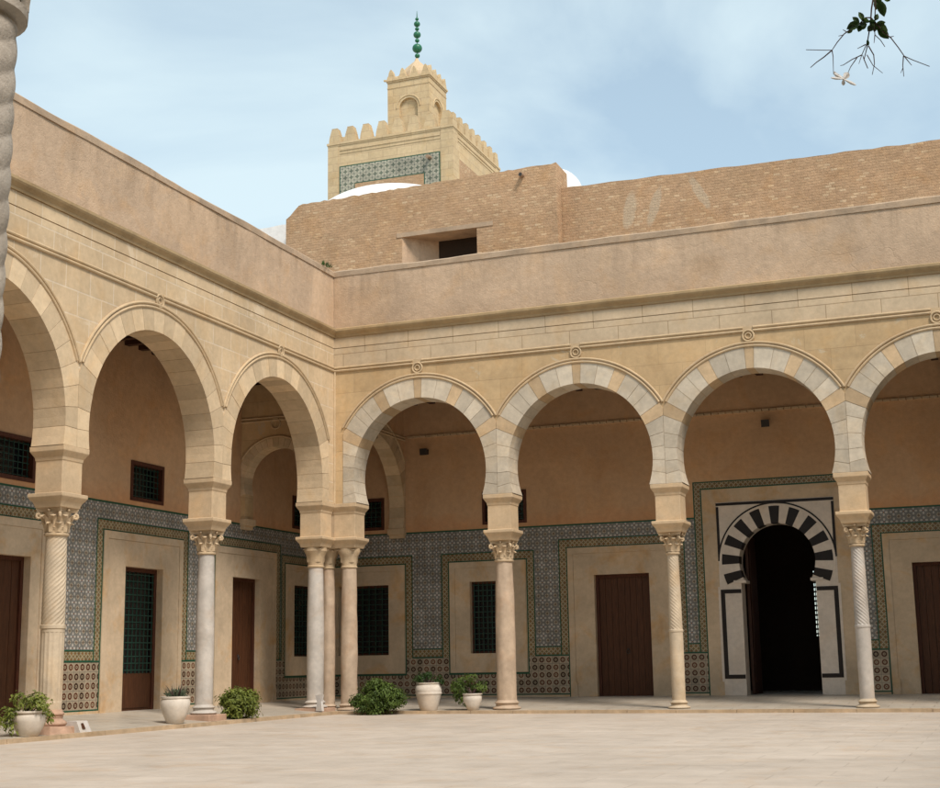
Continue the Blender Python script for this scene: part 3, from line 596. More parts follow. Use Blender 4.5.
# ------------------------------------------------------------ gallery back walls
def grid_paint(rects, breaks_extra=()):
    us = sorted({r[0] for r in rects} | {r[1] for r in rects}); zs = sorted({r[2] for r in rects} | {r[3] for r in rects}); cells = []
    for a, b in zip(us, us[1:]):
        for c, d in zip(zs, zs[1:]):
            mu, mz = (a+b)/2, (c+d)/2; t = None
            for r in rects:
                if r[0] < mu < r[1] and r[2] < mz < r[3]: t = r[4]
            if t: cells.append((a, b, c, d, t))
    return cells
G = .022
def frame_rects(u0, u1, z1, zb, bw=.17, door=True):
    """tile border round an opening panel (outer edges u0,u1,z1): green line, gold border, green line"""
    return [(u0, u1, zb, z1, 'green'), (u0+G, u1-G, zb, z1-G, 'border'), (u0+bw, u1-bw, zb, z1-bw, 'green')]
def back_wall(F, D, base, label, u0, u1, doors, windows, uppers, portal=None, ledge=True):
    root = thing('gallery_wall', label, 'wall', base)
    rects = [(u0, u1, 4.0, 7.25, 'plaster'), (u0, u1, 0, 4.0, 'field'), (u0, u1, 3.965, 4.0, 'green'),
             (u0, u1, 0, 1.27, 'green'), (u0, u1, 0, 1.245, 'border'), (u0, u1, 0, 1.085, 'green'), (u0, u1, 0, 1.052, 'dado'), (u0, u1, 0, .222, 'green'), (u0, u1, 0, .195, 'skirt')]
    for (c, h, dw, kind) in windows:
        rects += [(c-h-.215, c+h+.215, .9, 3.455, 'green'), (c-h-.19, c+h+.19, .9, 3.43, 'border'), (c-h-.045, c+h+.045, .66, 3.27, 'green')]
        rects += [(c-h-.215, c+h+.215, 0.9, 1.052, 'dado'), (c-h-.045, c+h+.045, .68, 3.27, 'green'), (c-h-.018, c+h+.018, .708, 3.24, 'stone'), (c-dw, c+dw, 1.14, 2.78, 'hole')]
    for (c, h, dw, kind) in doors:
        rects += [(c-h-.215, c+h+.215, 1.052, 3.665, 'green'), (c-h-.19, c+h+.19, 1.08, 3.64, 'border'), (c-h-.03, c+h+.03, 0, 3.48, 'green'), (c-h-.004, c+h+.004, 0, 3.455, 'stone'), (c-dw, c+dw, 0, 2.83, 'hole')]
    if portal:
        pc = portal
        rects += [(pc-1.76, pc+1.76, 1.052, 4.78, 'green'), (pc-1.735, pc+1.735, 1.08, 4.755, 'border'), (pc-1.60, pc+1.60, 0, 4.63, 'green'), (pc-1.575, pc+1.575, 0, 4.60, 'stone'), (pc-1.26, pc+1.26, 0, 4.30, 'hole')]
    for (c, h) in uppers: rects += [(c-h, c+h, 4.09, 4.86, 'hole')]
    cells = grid_paint(rects)
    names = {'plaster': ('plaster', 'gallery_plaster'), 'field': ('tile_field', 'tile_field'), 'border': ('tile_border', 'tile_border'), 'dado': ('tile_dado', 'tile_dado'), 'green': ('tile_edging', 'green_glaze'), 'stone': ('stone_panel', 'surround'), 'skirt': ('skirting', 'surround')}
    for t, (nm, mt) in names.items():
        m = MB(F)
        for (a, b, c, d, tt) in cells:
            if tt != t: continue
            if t == 'skirt':
                m.box(a, b, D-.02, D+.01, c-.05, d)
            elif t == 'green' : m.box(a, b, D-.006, D+.02, c, d)
            else: m.quad([(a, D, c), (b, D, c), (b, D, d), (a, D, d)])
        m.build(nm, mt, root)
    # stone surrounds: raised moulded frames round openings
    for lst, zt, zb in ((doors, 3.455, 0.0), (windows, 3.24, .708)):
        for (c, h, dw, kind) in lst:
            ot = 2.83 if lst is doors else 2.78; ob = 0.0 if lst is doors else 1.14
            m = MB(F)
            for (a, b, z0, z1, pr) in ((c-h, c-h+.13, zb, zt, .012), (c+h-.13, c+h, zb, zt, .012), (c-h+.13, c+h-.13, zt-.14, zt, .0118)): m.box(a, b, D-pr-.012, D+.02, z0, z1)
            if ob: m.box(c-h+.13, c+h-.13, D-.0235, D+.02, zb, zb+.12)
            for (a, b, z0, z1) in ((c-h+.133, c-dw, max(zb, ob and zb+.12), zt-.143), (c+dw, c+h-.133, max(zb, ob and zb+.12), zt-.143), (c-dw, c+dw, ot, zt-.143)): m.box(a, b, D-.010, D+.30, z0, z1)
            if ob: m.box(c-dw, c+dw, D-.010, D+.30, zb+.12, ob)
            if not ob:
                for s_ in (-1, 1): m.box(c+s_*(h-.0)-(.16 if s_ > 0 else 0)-.005*s_, c+s_*h+(.16 if s_ < 0 else 0)+.005, D-.045, D+.01, 0, .46)
            o = m.build('door_surround' if not ob else 'window_surround', 'surround', root)
            if kind == 'door':
                dm = MB(F); n = 8; wdt = (2*dw-.14)/n
                for i in range(n): dm.box(c-dw+.07+i*wdt+.003, c-dw+.07+(i+1)*wdt-.003, D+.17+(0.004 if i % 2 else 0), D+.22, .12, 2.76)
                dm.box(c-.022, c+.022, D+.15, D+.19, .12, 2.76)
                door = dm.build('door', 'door_wood', root)
                fm = MB(F); fm.box(c-dw, c-dw+.07, D+.13, D+.24, 0, 2.83); fm.box(c+dw-.07, c+dw, D+.13, D+.24, 0, 2.83); fm.box(c-dw+.07, c+dw-.07, D+.13, D+.24, 2.76, 2.83); fm.build('door_frame', 'frame_wood', door)
                hm = MB(F); hm.tube([(c+.06+.035*math.cos(t), D+.135, 1.12+.045*math.sin(t)) for t in [2*PI*i/12 for i in range(12)]], .008, 6, closed=True); hm.box(c+.045, c+.075, D+.135, D+.175, 1.16, 1.19); hm.build('handle', 'dark_metal', door)
                for z in (.6, 2.3): pass
            elif kind == 'glazed':
                dm = MB(F); dm.box(c-dw+.08, c+dw-.02, D+.17, D+.215, .12, .84); dm.box(c-dw+.14, c+dw-.08, D+.155, D+.172, .2, .76)
                door = dm.build('door', 'door_wood', root)
                fm = MB(F); fm.box(c-dw, c-dw+.08, D+.13, D+.24, 0, 2.83); fm.box(c+dw-.1, c+dw, D+.13, D+.24, 0, 2.83); fm.box(c-dw+.08, c+dw-.1, D+.13, D+.24, 2.75, 2.83); fm.build('door_frame', 'frame_wood', door)
                gm = MB(F); 
                for i in range(9): x_ = c-dw+.1+(2*dw-.22)*i/8; gm.box(x_-.010, x_+.010, D+.150, D+.165, .84, 2.75)
                for i in range(15): z_ = .9+1.8*i/14; gm.box(c-dw+.08, c+dw-.1, D+.142, D+.152, z_-.010, z_+.010)
                gm.build('grille', 'green_metal', door)
                gl = MB(F); gl.box(c-dw+.08, c+dw-.1, D+.20, D+.215, .84, 2.75); gl.build('pane', 'glass_dark', door)
                hm = MB(F); hm.box(c+dw-.15, c+dw-.12, D+.12, D+.15, 1.15, 1.32); hm.build('handle', 'dark_metal', door)
            elif kind == 'window':
                fm = MB(F); fm.box(c-dw, c-dw+.05, D+.14, D+.22, 1.14, 2.78); fm.box(c+dw-.05, c+dw, D+.14, D+.22, 1.14, 2.78); fm.box(c-dw+.05, c+dw-.05, D+.14, D+.22, 2.73, 2.78); fm.box(c-dw+.05, c+dw-.05, D+.14, D+.22, 1.14, 1.19)
                win = fm.build('window', 'frame_wood', root)
                gm = MB(F)
                for i in range(8): x_ = c-dw+.06+(2*dw-.12)*i/7; gm.box(x_-.009, x_+.009, D+.125, D+.14, 1.15, 2.77)
                for i in range(13): z_ = 1.22+1.48*i/12; gm.box(c-dw+.02, c+dw-.02, D+.115, D+.126, z_-.009, z_+.009)
                gm.build('grille', 'green_metal', win)
                gl = MB(F); gl.box(c-dw+.05, c+dw-.05, D+.19, D+.205, 1.19, 2.73); gl.build('pane', 'glass_dark', win)
    for (c, h) in uppers:
        fm = MB(F); t = .07
        for (a, b, z0, z1) in ((c-h, c-h+t, 4.09, 4.86), (c+h-t, c+h, 4.09, 4.86), (c-h+t, c+h-t, 4.09, 4.09+t), (c-h+t, c+h-t, 4.86-t, 4.86)): fm.box(a, b, D-.02, D+.25, z0, z1)
        win = fm.build('upper_window', 'frame_wood', root)
        gm = MB(F)
        for i in range(8): x_ = c-h+t+(2*h-2*t)*(i+.5)/8; gm.box(x_-.007, x_+.007, D+.05, D+.062, 4.16, 4.79)
        for i in range(6): z_ = 4.2+.55*i/5; gm.box(c-h+t, c+h-t, D+.06, D+.072, z_-.007, z_+.007)
        gm.build('grille', 'green_metal', win)
        gl = MB(F); gl.box(c-h+t, c+h-t, D+.2, D+.21, 4.16, 4.79); gl.build('pane', 'glass_dark', win)
    if ledge:
        m = MB(F); m.box(u0+.0, u1, D-.06, D+.01, 6.30, 7.2); m.build('upper_band', 'gallery_plaster', root)
        m = MB(F); a = max(u0, 0.02)
        while a < u1: b = min(a+.16, u1); m.box(a, b-.02, D-.10, D-.0, 6.255, 6.298, random.random()); a = b
        m.build('ledge', 'impost', root)
    return root
WR = back_wall(FR, DBR, (4, DBR, 0), 'ochre plaster back wall of the right gallery with blue grey tile wainscot, brown doors and striped portal', -DBL, 18.9,
    [(5.16, 1.245, .635, 'door'), (12.05, 1.22, .66, 'door'), (15.6, 1.22, .66, 'door')], [(-1.20, 1.07, .66, 'window'), (1.965, .935, .44, 'window')], [(-1.20, .56), (2.42, .545), (15.6, .55)], portal=8.62)
# the portal
PC, PZ = 8.62, 2.98
proot = bpy.data.objects.new('portal', None); col.objects.link(proot); proot.parent = WR; proot.location = (PC-4, 0, 0)
m = MB(FR); n = 40; rr = .815; D = DBR
a0 = -.50
arc = [(rr*math.cos(PI-a0-(PI-2*a0)*i/n), PZ+rr*math.sin(PI-a0-(PI-2*a0)*i/n)) for i in range(n+1)]
zi = arc[0][1]; out_ = []
for (x, z) in arc:
    if z <= PZ: out_.append((math.copysign(1.26, x), z))
    else:
        s_ = min(1.26/abs(x) if abs(x) > 1e-6 else 9, 1.32/(z-PZ)); out_.append((x*s_, PZ+(z-PZ)*s_))
for i in range(n):
    (a, b), (c, e) = arc[i], arc[i+1]; (A, B), (C, D_) = out_[i], out_[i+1]
    m.quad([(PC+a, D-.004, b), (PC+c, D-.004, e), (PC+C, D-.004, D_), (PC+A, D-.004, B)])
    if i not in (0,) and (abs(A-C) > 1e-6 and abs(B-D_) > 1e-6):        # corner of the square
        cx_ = math.copysign(1.26, A if abs(A) > abs(C) else C); m.quad([(PC+A, D-.004, B), (PC+C, D-.004, D_), (PC+cx_, D-.004, 4.30)][:3]) if False else m.face([m.p(PC+A, D-.004, B), m.p(PC+C, D-.004, D_), m.p(PC+cx_, D-.004, PZ+1.32)])
    m.quad([(PC+a, D-.004, b), (PC+c, D-.004, e), (PC+c, D+.45, e), (PC+a, D+.45, b)])
JW = .79
for s_ in (-1, 1):
    a, b = sorted((PC+s_*1.26, PC+s_*JW)); m.box(a, b, D-.004, D+.45, 0, zi-.06); a, b = sorted((PC+s_*1.26, PC+s_*.951)); m.box(a, b, D-.004, D+.45, zi-.06, zi)
m.build('marble_facing', 'portal_marble', proot)
m = MB(FR)
for s_ in (-1, 1):
    a, b = sorted((PC+s_*(.95), PC+s_*(arc[-1][0]-.03))); m.box(a, b, D-.03, D+.45, zi-.06, zi)
m.build('impost', 'portal_marble', proot)
def wedge(m, a0, a1, ri, ro, d0, d1, tone=.5, mi=0, sub=4):
    ring = []
    for i in range(sub+1):
        t = a0+(a1-a0)*i/sub; ring.append([(PC+ri*math.cos(t), d0, PZ+ri*math.sin(t)), (PC+ro*math.cos(t), d0, PZ+ro*math.sin(t)), (PC+ro*math.cos(t), d1, PZ+ro*math.sin(t)), (PC+ri*math.cos(t), d1, PZ+ri*math.sin(t))])
    m.rings(ring, True, True, tone, mi, False)
m = MB(FR); mw = MB(FR)
for k_ in range(11):
    c = R(-18+21.6*k_); wedge(m, c-R(5.6), c+R(5.6), .812, 1.185, D-.022, D+.3)
for k_ in range(10):
    c = R(-18+21.6*(k_+.5)); wedge(mw, c-R(5.1), c+R(5.1), .812, 1.185, D-.020, D+.3, random.random())
m.build('black_voussoirs', 'black_marble', proot); mw.build('white_voussoirs', 'portal_marble', proot)
m = MB(FR); wedge(m, R(-12), R(192), 1.187, 1.235, D-.018, D+.01, sub=40); m.build('white_ring', 'portal_marble', proot)
m = MB(FR); wedge(m, R(2), R(178), 1.238, 1.27, D-.014, D+.01, sub=40)
for s_ in (-1, 1):
    a, b = sorted((PC+s_*1.21, PC+s_*1.265)); m.box(a, b, D-.0155, D+.012, 3.02, 4.20)
m.box(PC-1.265, PC+1.265, D-.0165, D+.012, 4.225, 4.285)
for s_ in (-1, 1):                                       # bracket shaped inlays beside the doorway
    a, b = sorted((PC+s_*1.245, PC+s_*1.155)); m.box(a, b, D-.012, D+.01, .50, 2.40)
    a, b = sorted((PC+s_*1.155, PC+s_*.80)); m.box(a, b, D-.012, D+.01, .50, .585); m.box(a, b, D-.012, D+.01, 2.315, 2.40)
m.build('black_inlay', 'black_marble', proot)
m = MB(FR)
for s_ in (-1, 1):
    a, b = sorted((PC+s_*1.30, PC+s_*1.25)); m.box(a, b, D-.009, D+.01, .44, 2.46)
m.build('pale_inlay', 'portal_marble', proot)
# dark room behind the portal with a barred window
RB = 8.2; bx0, bx1, bz0, bz1 = 8.83, 8.97, 1.42, 2.98
rm = thing('passage_room', 'dark passage room seen through the striped portal, daylight window at its far end', 'room', (8.6, 6.3, 0))
m = MB()
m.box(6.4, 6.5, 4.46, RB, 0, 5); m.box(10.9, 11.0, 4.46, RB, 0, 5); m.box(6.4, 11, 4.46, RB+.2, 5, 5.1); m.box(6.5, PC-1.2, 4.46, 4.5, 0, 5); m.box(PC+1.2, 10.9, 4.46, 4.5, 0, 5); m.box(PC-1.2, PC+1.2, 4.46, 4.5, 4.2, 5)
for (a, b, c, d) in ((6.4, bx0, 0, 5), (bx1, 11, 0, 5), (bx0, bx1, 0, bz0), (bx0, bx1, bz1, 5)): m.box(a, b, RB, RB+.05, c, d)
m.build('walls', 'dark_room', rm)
m = MB(); m.box(6.5, 10.9, 4.3, RB, .05, .152); m.build('floor_slab', 'gallery_floor', rm)
m = MB()
for i in range(2): x_ = bx0+(bx1-bx0)*(i+.5)/2; m.box(x_-.012, x_+.012, RB+.01, RB+.02, bz0, bz1)
for i in range(14): z_ = bz0+(bz1-bz0)*(i+.5)/14; m.box(bx0, bx1, RB+.02, RB+.03, z_-.022, z_+.022)
m.build('window_grille', 'dark_metal', rm)
dl = MB(); dl.box(PC-.76, PC-.70, 4.5, 5.5, .16, 3.6); dl.box(PC-.69, PC-.68, 4.6, 5.4, .4, 3.3); tag(dl.build('portal_door', 'beam_wood'), 'dark wooden door leaf standing open just inside the striped portal', 'door')

WL = back_wall(FL, DBL, (-DBL, -4, 0), 'back wall of the left gallery with tile wainscot, cream stone door surrounds and a green grilled door', -DBR, 19.3,
    [(7.78, 1.23, .83, 'door'), (3.55, 1.335, .63, 'glazed'), (-.36, 1.32, .60, 'door'), (12.0, 1.3, .65, 'door')], [(-3.15, 1.0, .59, 'window')], [(7.5, .56), (3.53, .565), (-3.0, .56), (12.0, .56)], ledge=False)
# ceilings, roofs, unseen light-blocking end walls
def roof(name, label, x0, x1, y0, y1, along):
    r = thing(name, label, 'roof', ((x0+x1)/2, (y0+y1)/2, 7.2)); m = MB(); m.box(x0, x1, y0, y1, 7.30, 8.2); m.build('slab', 'plaster', r)
    m = MB(); m.box(x0, x1, y0, y1, 7.20, 7.298); m.build('boarding', 'beam_wood', r)
    t = (x0 if along == 'y' else y0)+.25; e = x1 if along == 'y' else y1
    m = MB()
    while t < e:
        if along == 'y': m.box(t, t+.14, y0+.01, y1-.01, 7.05, 7.199)
        else: m.box(x0+.01, x1-.01, t, t+.14, 7.05, 7.199)
        t += .46
    m.build('beams', 'beam_wood', r)
roof('gallery_roof', 'flat roof with dark beamed ceiling over the right gallery', -T+.01, 18.9, T+.002, DBR-.0, 'y')
roof('gallery_roof', 'flat roof with dark beamed ceiling over the left gallery', -DBL, -T-.002, -19.4, DBR, 'x')
m = MB(); m.box(18.9, 19.2, 0, 4.3, -.1, 9.3); tag(m.build('light_block_end', 'plaster'), 'unseen plaster wall added to block light at the far right end of the right gallery', 'wall')  # both end walls are unseen, added to stop light at the gallery ends
m = MB(); m.box(-DBL, 0, -19.7, -19.4, -.1, 9.3); tag(m.build('light_block_end', 'plaster'), 'unseen plaster wall added to block light at the near end of the left gallery', 'wall')

# ------------------------------------------------------------ upper brick walls, domes
def ragged_wall(m, x0, x1, y0, y1, zb, zf, step=.22, amp=.03, left=None):
    n = int((x1-x0)/step); pr = None
    for i in range(n):
        a = x0+(x1-x0)*i/n; b = x0+(x1-x0)*(i+1)/n; z = zf((a+b)/2)+jit(amp)
        m.rings([[(a, y0, zb), (b, y0, zb), (b, y1, zb), (a, y1, zb)], [(a, y0, z), (b, y0, z+jit(amp*.5)), (b, y1, z), (a, y1, z)]], True, True, smooth=False)
YA = 3.9
wx0, wx1, wz = -.08, 1.90, 11.30
rootA = thing('brick_wall', 'taller block of thin brown brick with a long dark window slot, behind the corner parapet', 'wall', (.5, YA, 8))
m = MB()
def topA(x): 
    if x < -2.95: return 12.2+(x+3.3)*.9
    return 12.53+(x+2.95)*.0175
def strips(m, xa, xb, zb, zfun, y0=YA, y1=YA+.9, step=.25, amp=.018):
    n = max(1, int((xb-xa)/step)); xs_ = [xa+(xb-xa)*i/n for i in range(n+1)]; zs_ = [zfun(x)+jit(amp) for x in xs_]
    for i in range(n):
        a, b, za, zb2 = xs_[i], xs_[i+1], zs_[i], zs_[i+1]
        m.quad([(a, y0, zb), (b, y0, zb), (b, y0, zb2), (a, y0, za)]); m.quad([(a, y0, za), (b, y0, zb2), (b, y1, zb2), (a, y1, za)])
    m.quad([(xb, y0, zb), (xb, y1, zb), (xb, y1, zs_[-1]), (xb, y0, zs_[-1])]); m.quad([(xa, y0, zb), (xa, y1, zb), (xa, y1, zs_[0]), (xa, y0, zs_[0])])
    m.quad([(xa, y1, zb), (xb, y1, zb), (xb, y1, zs_[-1]), (xa, y1, zs_[0])])
strips(m, -3.32, 3.95, wz+.10, topA, step=.12, amp=.02)
m.quad([(-3.32, YA, 7.3), (wx0, YA, 7.3), (wx0, YA, wz+.1), (-3.32, YA, wz+.1)]); m.quad([(wx1, YA, 7.3), (3.95, YA, 7.3), (3.95, YA, wz+.1), (wx1, YA, wz+.1)]); m.quad([(wx0, YA, 7.3), (wx1, YA, 7.3), (wx1, YA, 10.2), (wx0, YA, 10.2)])
m.quad([(3.95, YA, 7.3), (3.95, YA+.9, 7.3), (3.95, YA+.9, wz+.1), (3.95, YA, wz+.1)]); m.quad([(-3.32, YA, 7.3), (-3.32, YA+.9, 7.3), (-3.32, YA+.9, wz+.1), (-3.32, YA, wz+.1)])
m.build('masonry', 'brick', rootA)
m = MB(); sx = .62                                       # splayed reveal of the slot
m.quad([(wx0, YA, 10.2), (sx, YA+.7, 10.2), (sx, YA+.7, wz+.1), (wx0, YA, wz+.1)]); m.quad([(wx1, YA, 10.2), (wx1, YA+.7, 10.2), (wx1, YA+.7, wz+.1), (wx1, YA, wz+.1)]); m.quad([(wx0, YA, 10.2), (wx1, YA, 10.2), (wx1, YA+.7, 10.2), (sx, YA+.7, 10.2)])
m.build('reveal', 'plaster', rootA)
m = MB(); m.box(wx0-.14, wx1+.42, YA-.015, YA+.8, wz+.0, wz+.11); o = m.build('lintel', 'plaster_cap', rootA)
m = MB(); m.box(sx, wx1, YA+.70, YA+.72, 10.2, wz+.0); m.build('window', 'dark_room', rootA)  # near-black sheet painted as the shade deep inside the slot
m = MB(); m.tube([(3.10, YA-.16, 12.43), (3.10, YA+.1, 12.46)], .055, 14); o = m.build('drain_pipe', 'pipe', rootA)
m = MB(); m.tube([(3.10, YA-.168, 12.43), (3.10, YA-.150, 12.431)], .040, 12); m.build('bore_shade_disc', 'dark_metal', o)  # dark disc stands in for the shade inside the pipe mouth
YB = 4.28
m = MB(); strips(m, 3.955, 26, 7.3, lambda x: 12.13-.012*(x-4), YB, YB+.8, .3, .015); 
tag(m.build('brick_wall', 'brick_smeared'), 'long lower brown brick wall with pale smears, above the right parapet', 'wall')
m = MB(); m.box(3.955, 26, YB+.8, YB+1.0, 8.25, 12.0); m.build('backing', 'plaster', bpy.data.objects['brick_wall.001'])
# unseen mass added behind the galleries so no light leaks in
m = MB(); m.box(-DBL-.7, 6.2, DBR+.45, DBR+.8, -.1, 8.2); m.box(11.1, 19, DBR+.45, DBR+.8, -.1, 8.2); m.box(6.2, 11.1, DBR+.47, DBR+.8, 5.15, 8.2); m.box(-DBL-.8, -DBL-.45, -19.6, DBR+.5, -.1, 8.2)
tag(m.build('light_block_wall', 'plaster'), 'unseen masonry added behind both galleries to keep light out, hidden by their tiled walls', 'wall')
def dome(name, label, cx, cy, cz, r, b, drum):
    m = MB(); n = 26; prof = [(r*math.cos(PI/2*i/n)+0.0, cz+b*math.sin(PI/2*i/n)) for i in range(n)]+[(0.01, cz+b)]
    m.lathe([(r, cz-drum)]+prof, cx, cy, 56); return tag(m.build(name, 'whitewash'), label, 'dome')
dome('white_dome', 'broad whitewashed dome in front of the minaret, its top just above the brick block', -2.05, 8.0, 12.86, 2.45, 1.18, 5.0)
dome('white_dome', 'small whitewashed dome peeping over the step between the two brick walls', 3.0, 7.0, 12.86, .72, .78, 5)
m = MB()
m.rings([[(x, 4.35, 8), (x, 4.35, z), (x, 5.3, z), (x, 5.3, 8)] for x, z in [(-7.5, 12.2), (-5.2, 12.21), (-4.1, 12.20), (-3.7, 12.23), (-3.36, 12.2), (-3.30, 12.1)]], True, True, smooth=False)
tag(m.build('roof_wall', 'whitewash'), 'whitewashed wall top beside the left end of the brick block', 'wall')
m = MB(); random.seed(3)
for i in range(40):
    x_ = -.2+jit(.05); y_ = -.45+jit(.16); a = random.uniform(0, 2*PI); h = random.uniform(.03, .10); m.face([m.p(.05+jit(.03)+.04*math.cos(a), y_-.015, 9.40), m.p(.05+.04*math.cos(a), y_+.015, 9.40), m.p(.07+.06*math.cos(a), y_+jit(.05), 9.42+h)], random.random())
tag(m.build('weed_tuft', 'leaf_dark'), 'small dark weed tuft growing on the left parapet close to the corner', 'plant')

# ------------------------------------------------------------ minaret
mx0, mx1, my0, my1, mzt = -6.18, -1.85, 12.0, 16.33, 17.45
MR = thing('minaret', 'square sandstone minaret with saw edged battlements, tile panel and green ball finial', 'minaret', (-4.02, 14.16, 0))
m = MB(); m.box(mx0, mx1, my0, my1, 0, mzt); m.build('tower', 'minaret_stone', MR)
m = MB()
m.box(mx0-.04, mx1+.04, my0-.04, my1+.04, mzt, mzt+.07); m.box(mx0-.02, mx1+.02, my0-.02, my1+.02, mzt-.05, mzt)
for (z0, z1, p_) in ((mzt-.22, mzt-.17, .02), (mzt-.33, mzt-.30, .015)): m.box(mx0+.42, mx1-.42, my0-p_, my0, z0, z1); m.box(mx1, mx1+p_, my0+.42, my1-.42, z0, z1)
m.build('cornice', 'minaret_stone', MR)
m = MB()                                                  # corner strips and panel frames, front and right
for (a, b) in ((mx0-.012, mx0+.36), (mx1-.40, mx1+.012)): m.box(a, b, my0-.014, my0+.02, 8, mzt-.051)
for (a, b) in ((my0-.0142, my0+.40), (my1-.40, my1+.012)): m.box(mx1-.02, mx1+.0142, a, b, 8, mzt-.051)
m.build('corner_strip', 'minaret_stone', MR)
m = MB(); m.box(-5.78, -2.28, my0-.010, my0+.01, 8.5, 16.70); m.build('panel_edging', 'green_glaze', MR)
m = MB(); m.box(-5.745, -2.315, my0-.016, my0+.01, 8.5, 16.665); m.build('tile_panel', 'tile_minaret', MR)
m = MB(); m.box(-5.25, -2.80, my0-.022, my0+.01, 8.5, 16.07); m.build('inner_edging', 'green_glaze', MR)
m = MB(); m.box(-5.22, -2.83, my0-.030, my0+.01, 8.5, 16.04); m.build('inner_panel', 'gallery_plaster' if False else 'brick', MR)
m = MB(); m.box(mx1-.01, mx1+.008, my0+.55, my1-.55, 8.5, 16.55); m.build('side_panel', 'brick', MR)
m = MB(); m.tube([(-2.62, my0-.25, 16.50), (-2.62, my0+.05, 16.54)], .06, 12); m.build('spout', 'pipe', MR)
def merlon(F_, w_, h, th, mirror=1):
    """saw edged merlon: stepped outline extruded"""
    pts = []; n = 6
    for i in range(n): 
        z0 = h*(.12+.88*i/n); z1 = h*(.12+.88*(i+1)/n); t0 = w_/2*(1-.60*(i/n)**1.25); pts += [(t0, z0), (t0-.004, z1)]
    L_ = [(w_/2, 0)]+pts; L_ = L_+[(-x, z) for x, z in reversed(L_)]
    return L_
def put_merlon(o_parent, cx, cy, z, axis, w_, h, th, mat='minaret_stone', name='merlon'):
    L_ = merlon(None, w_, h, th); m = MB()
    def P(x, d, zz): return (cx+x, cy+d, z+zz) if axis == 'x' else (cx+d, cy+x, z+zz)
    m.rings([[P(x, -th/2, zz) for x, zz in L_], [P(x, th/2, zz) for x, zz in L_]], True, True, smooth=False); return m.build(name, mat, o_parent)
zb = mzt+.07; th = .24; nM = 7; sp = (mx1-mx0-.44)/nM
for i in range(nM+1):
    c = mx0+.22+sp*i
    put_merlon(MR, c, my0+th/2, zb, 'x', .40, .50+jit(.01), th); put_merlon(MR, c, my1-th/2, zb, 'x', .36, .47, th)
    if 0 < i < nM:
        c2 = my0+.22+sp*i; put_merlon(MR, mx1-th/2, c2, zb, 'y', .40, .50+jit(.01), th); put_merlon(MR, mx0+th/2, c2, zb, 'y', .36, .47, th)
for (x_, y_) in ((mx1-th/2-.002, my0+.225+.0), (mx1-th/2-.002, my1-.225)): put_merlon(MR, x_, y_, zb+.001, 'y', .43, .462, th-.01)
tx0, tx1, ty0, ty1, tz = -4.70, -3.20, 13.41, 14.91, 19.98
tr = bpy.data.objects.new('turret', None); col.objects.link(tr); tr.parent = MR; tr.location = (0, 0, mzt)
m = MB()
# turret walls with recessed blind arches on front and right
def blind(m, F2, w0, w1, c, r, zs_, zt, zb_, dep):
    n = 20; pts = [(c-r, zb_)]+[(c+r*math.cos(PI-PI*i/n), zs_+r*math.sin(PI*i/n)) for i in range(n+1)]+[(c+r, zb_)]
    m.F = F2
    m.quad([(w0, 0, zb_), (c-r, 0, zb_), (c-r, 0, zs_), (w0, 0, zs_)]); m.quad([(c+r, 0, zb_), (w1, 0, zb_), (w1, 0, zs_), (c+r, 0, zs_)])
    m.quad([(w0, 0, zs_), (c-r, 0, zs_), (c-r, 0, zt), (w0, 0, zt)]); m.quad([(c+r, 0, zs_), (w1, 0, zs_), (w1, 0, zt), (c+r, 0, zt)])
    for i in range(1, n+1):
        a, b = pts[i], pts[i+1]; m.quad([(a[0], 0, a[1]), (b[0], 0, b[1]), (b[0], 0, zt), (a[0], 0, zt)])
    for a, b in zip(pts, pts[1:]): m.quad([(a[0], 0, a[1]), (b[0], 0, b[1]), (b[0], dep, b[1]), (a[0], dep, a[1])])
    m.face([m.p(x, dep, z) for x, z in pts])
cT = (tx0+tx1)/2; cTy = (ty0+ty1)/2
blind(m, lambda u, d, z: (u, ty0+d, z), tx0, tx1, cT, .33, 18.98, tz, mzt, .10)
blind(m, lambda u, d, z: (tx1-d, u, z), ty0, ty1, cTy, .33, 18.98, tz, mzt, .10)
m.F = FW; m.quad([(tx0, ty0, mzt), (tx0, ty1, mzt), (tx0, ty1, tz), (tx0, ty0, tz)]); m.quad([(tx0, ty1, mzt), (tx1, ty1, mzt), (tx1, ty1, tz), (tx0, ty1, tz)])
m.build('turret_wall', 'minaret_stone', tr)
m = MB()
m.tube([(cT+.42*math.cos(PI-PI*i/20), ty0-.005, 18.98+.42*math.sin(PI*i/20)) for i in range(21)], .022, 6); m.tube([(tx1+.005, cTy+.42*math.cos(PI-PI*i/20), 18.98+.42*math.sin(PI*i/20)) for i in range(21)], .022, 6)
m.box(tx0-.05, tx1+.05, ty0-.05, ty1+.05, tz, tz+.06); m.box(tx0-.025, tx1+.025, ty0-.025, ty1+.025, tz-.05, tz); m.box(tx0-.012, tx1+.012, ty0-.012, ty1+.012, tz-.26, tz-.23)
m.box(tx0-.10, tx0-.03, ty0-.10, ty0-.03, tz+.0, tz+.05)
m.build('turret_cornice', 'minaret_stone', tr)
s3 = (tx1-tx0-.26)/3; t2 = .16
def small_merlon(cx, cy, axis):
    m = MB(); h = .34; w_ = .15; L_ = [(w_, 0), (w_*.86, .09), (w_*.62, .14), (w_*.5, .24), (w_*.2, .33), (0, .35)]; L_ = L_+[(-x, z) for x, z in reversed(L_[:-1])]
    def P(x, d, zz): return (cx+x, cy+d, tz+.06+zz) if axis == 'x' else (cx+d, cy+x, tz+.06+zz)
    m.rings([[P(x, -t2/2, zz) for x, zz in L_], [P(x, t2/2, zz) for x, zz in L_]], True, True, smooth=False); m.build('merlon', 'minaret_stone', tr)
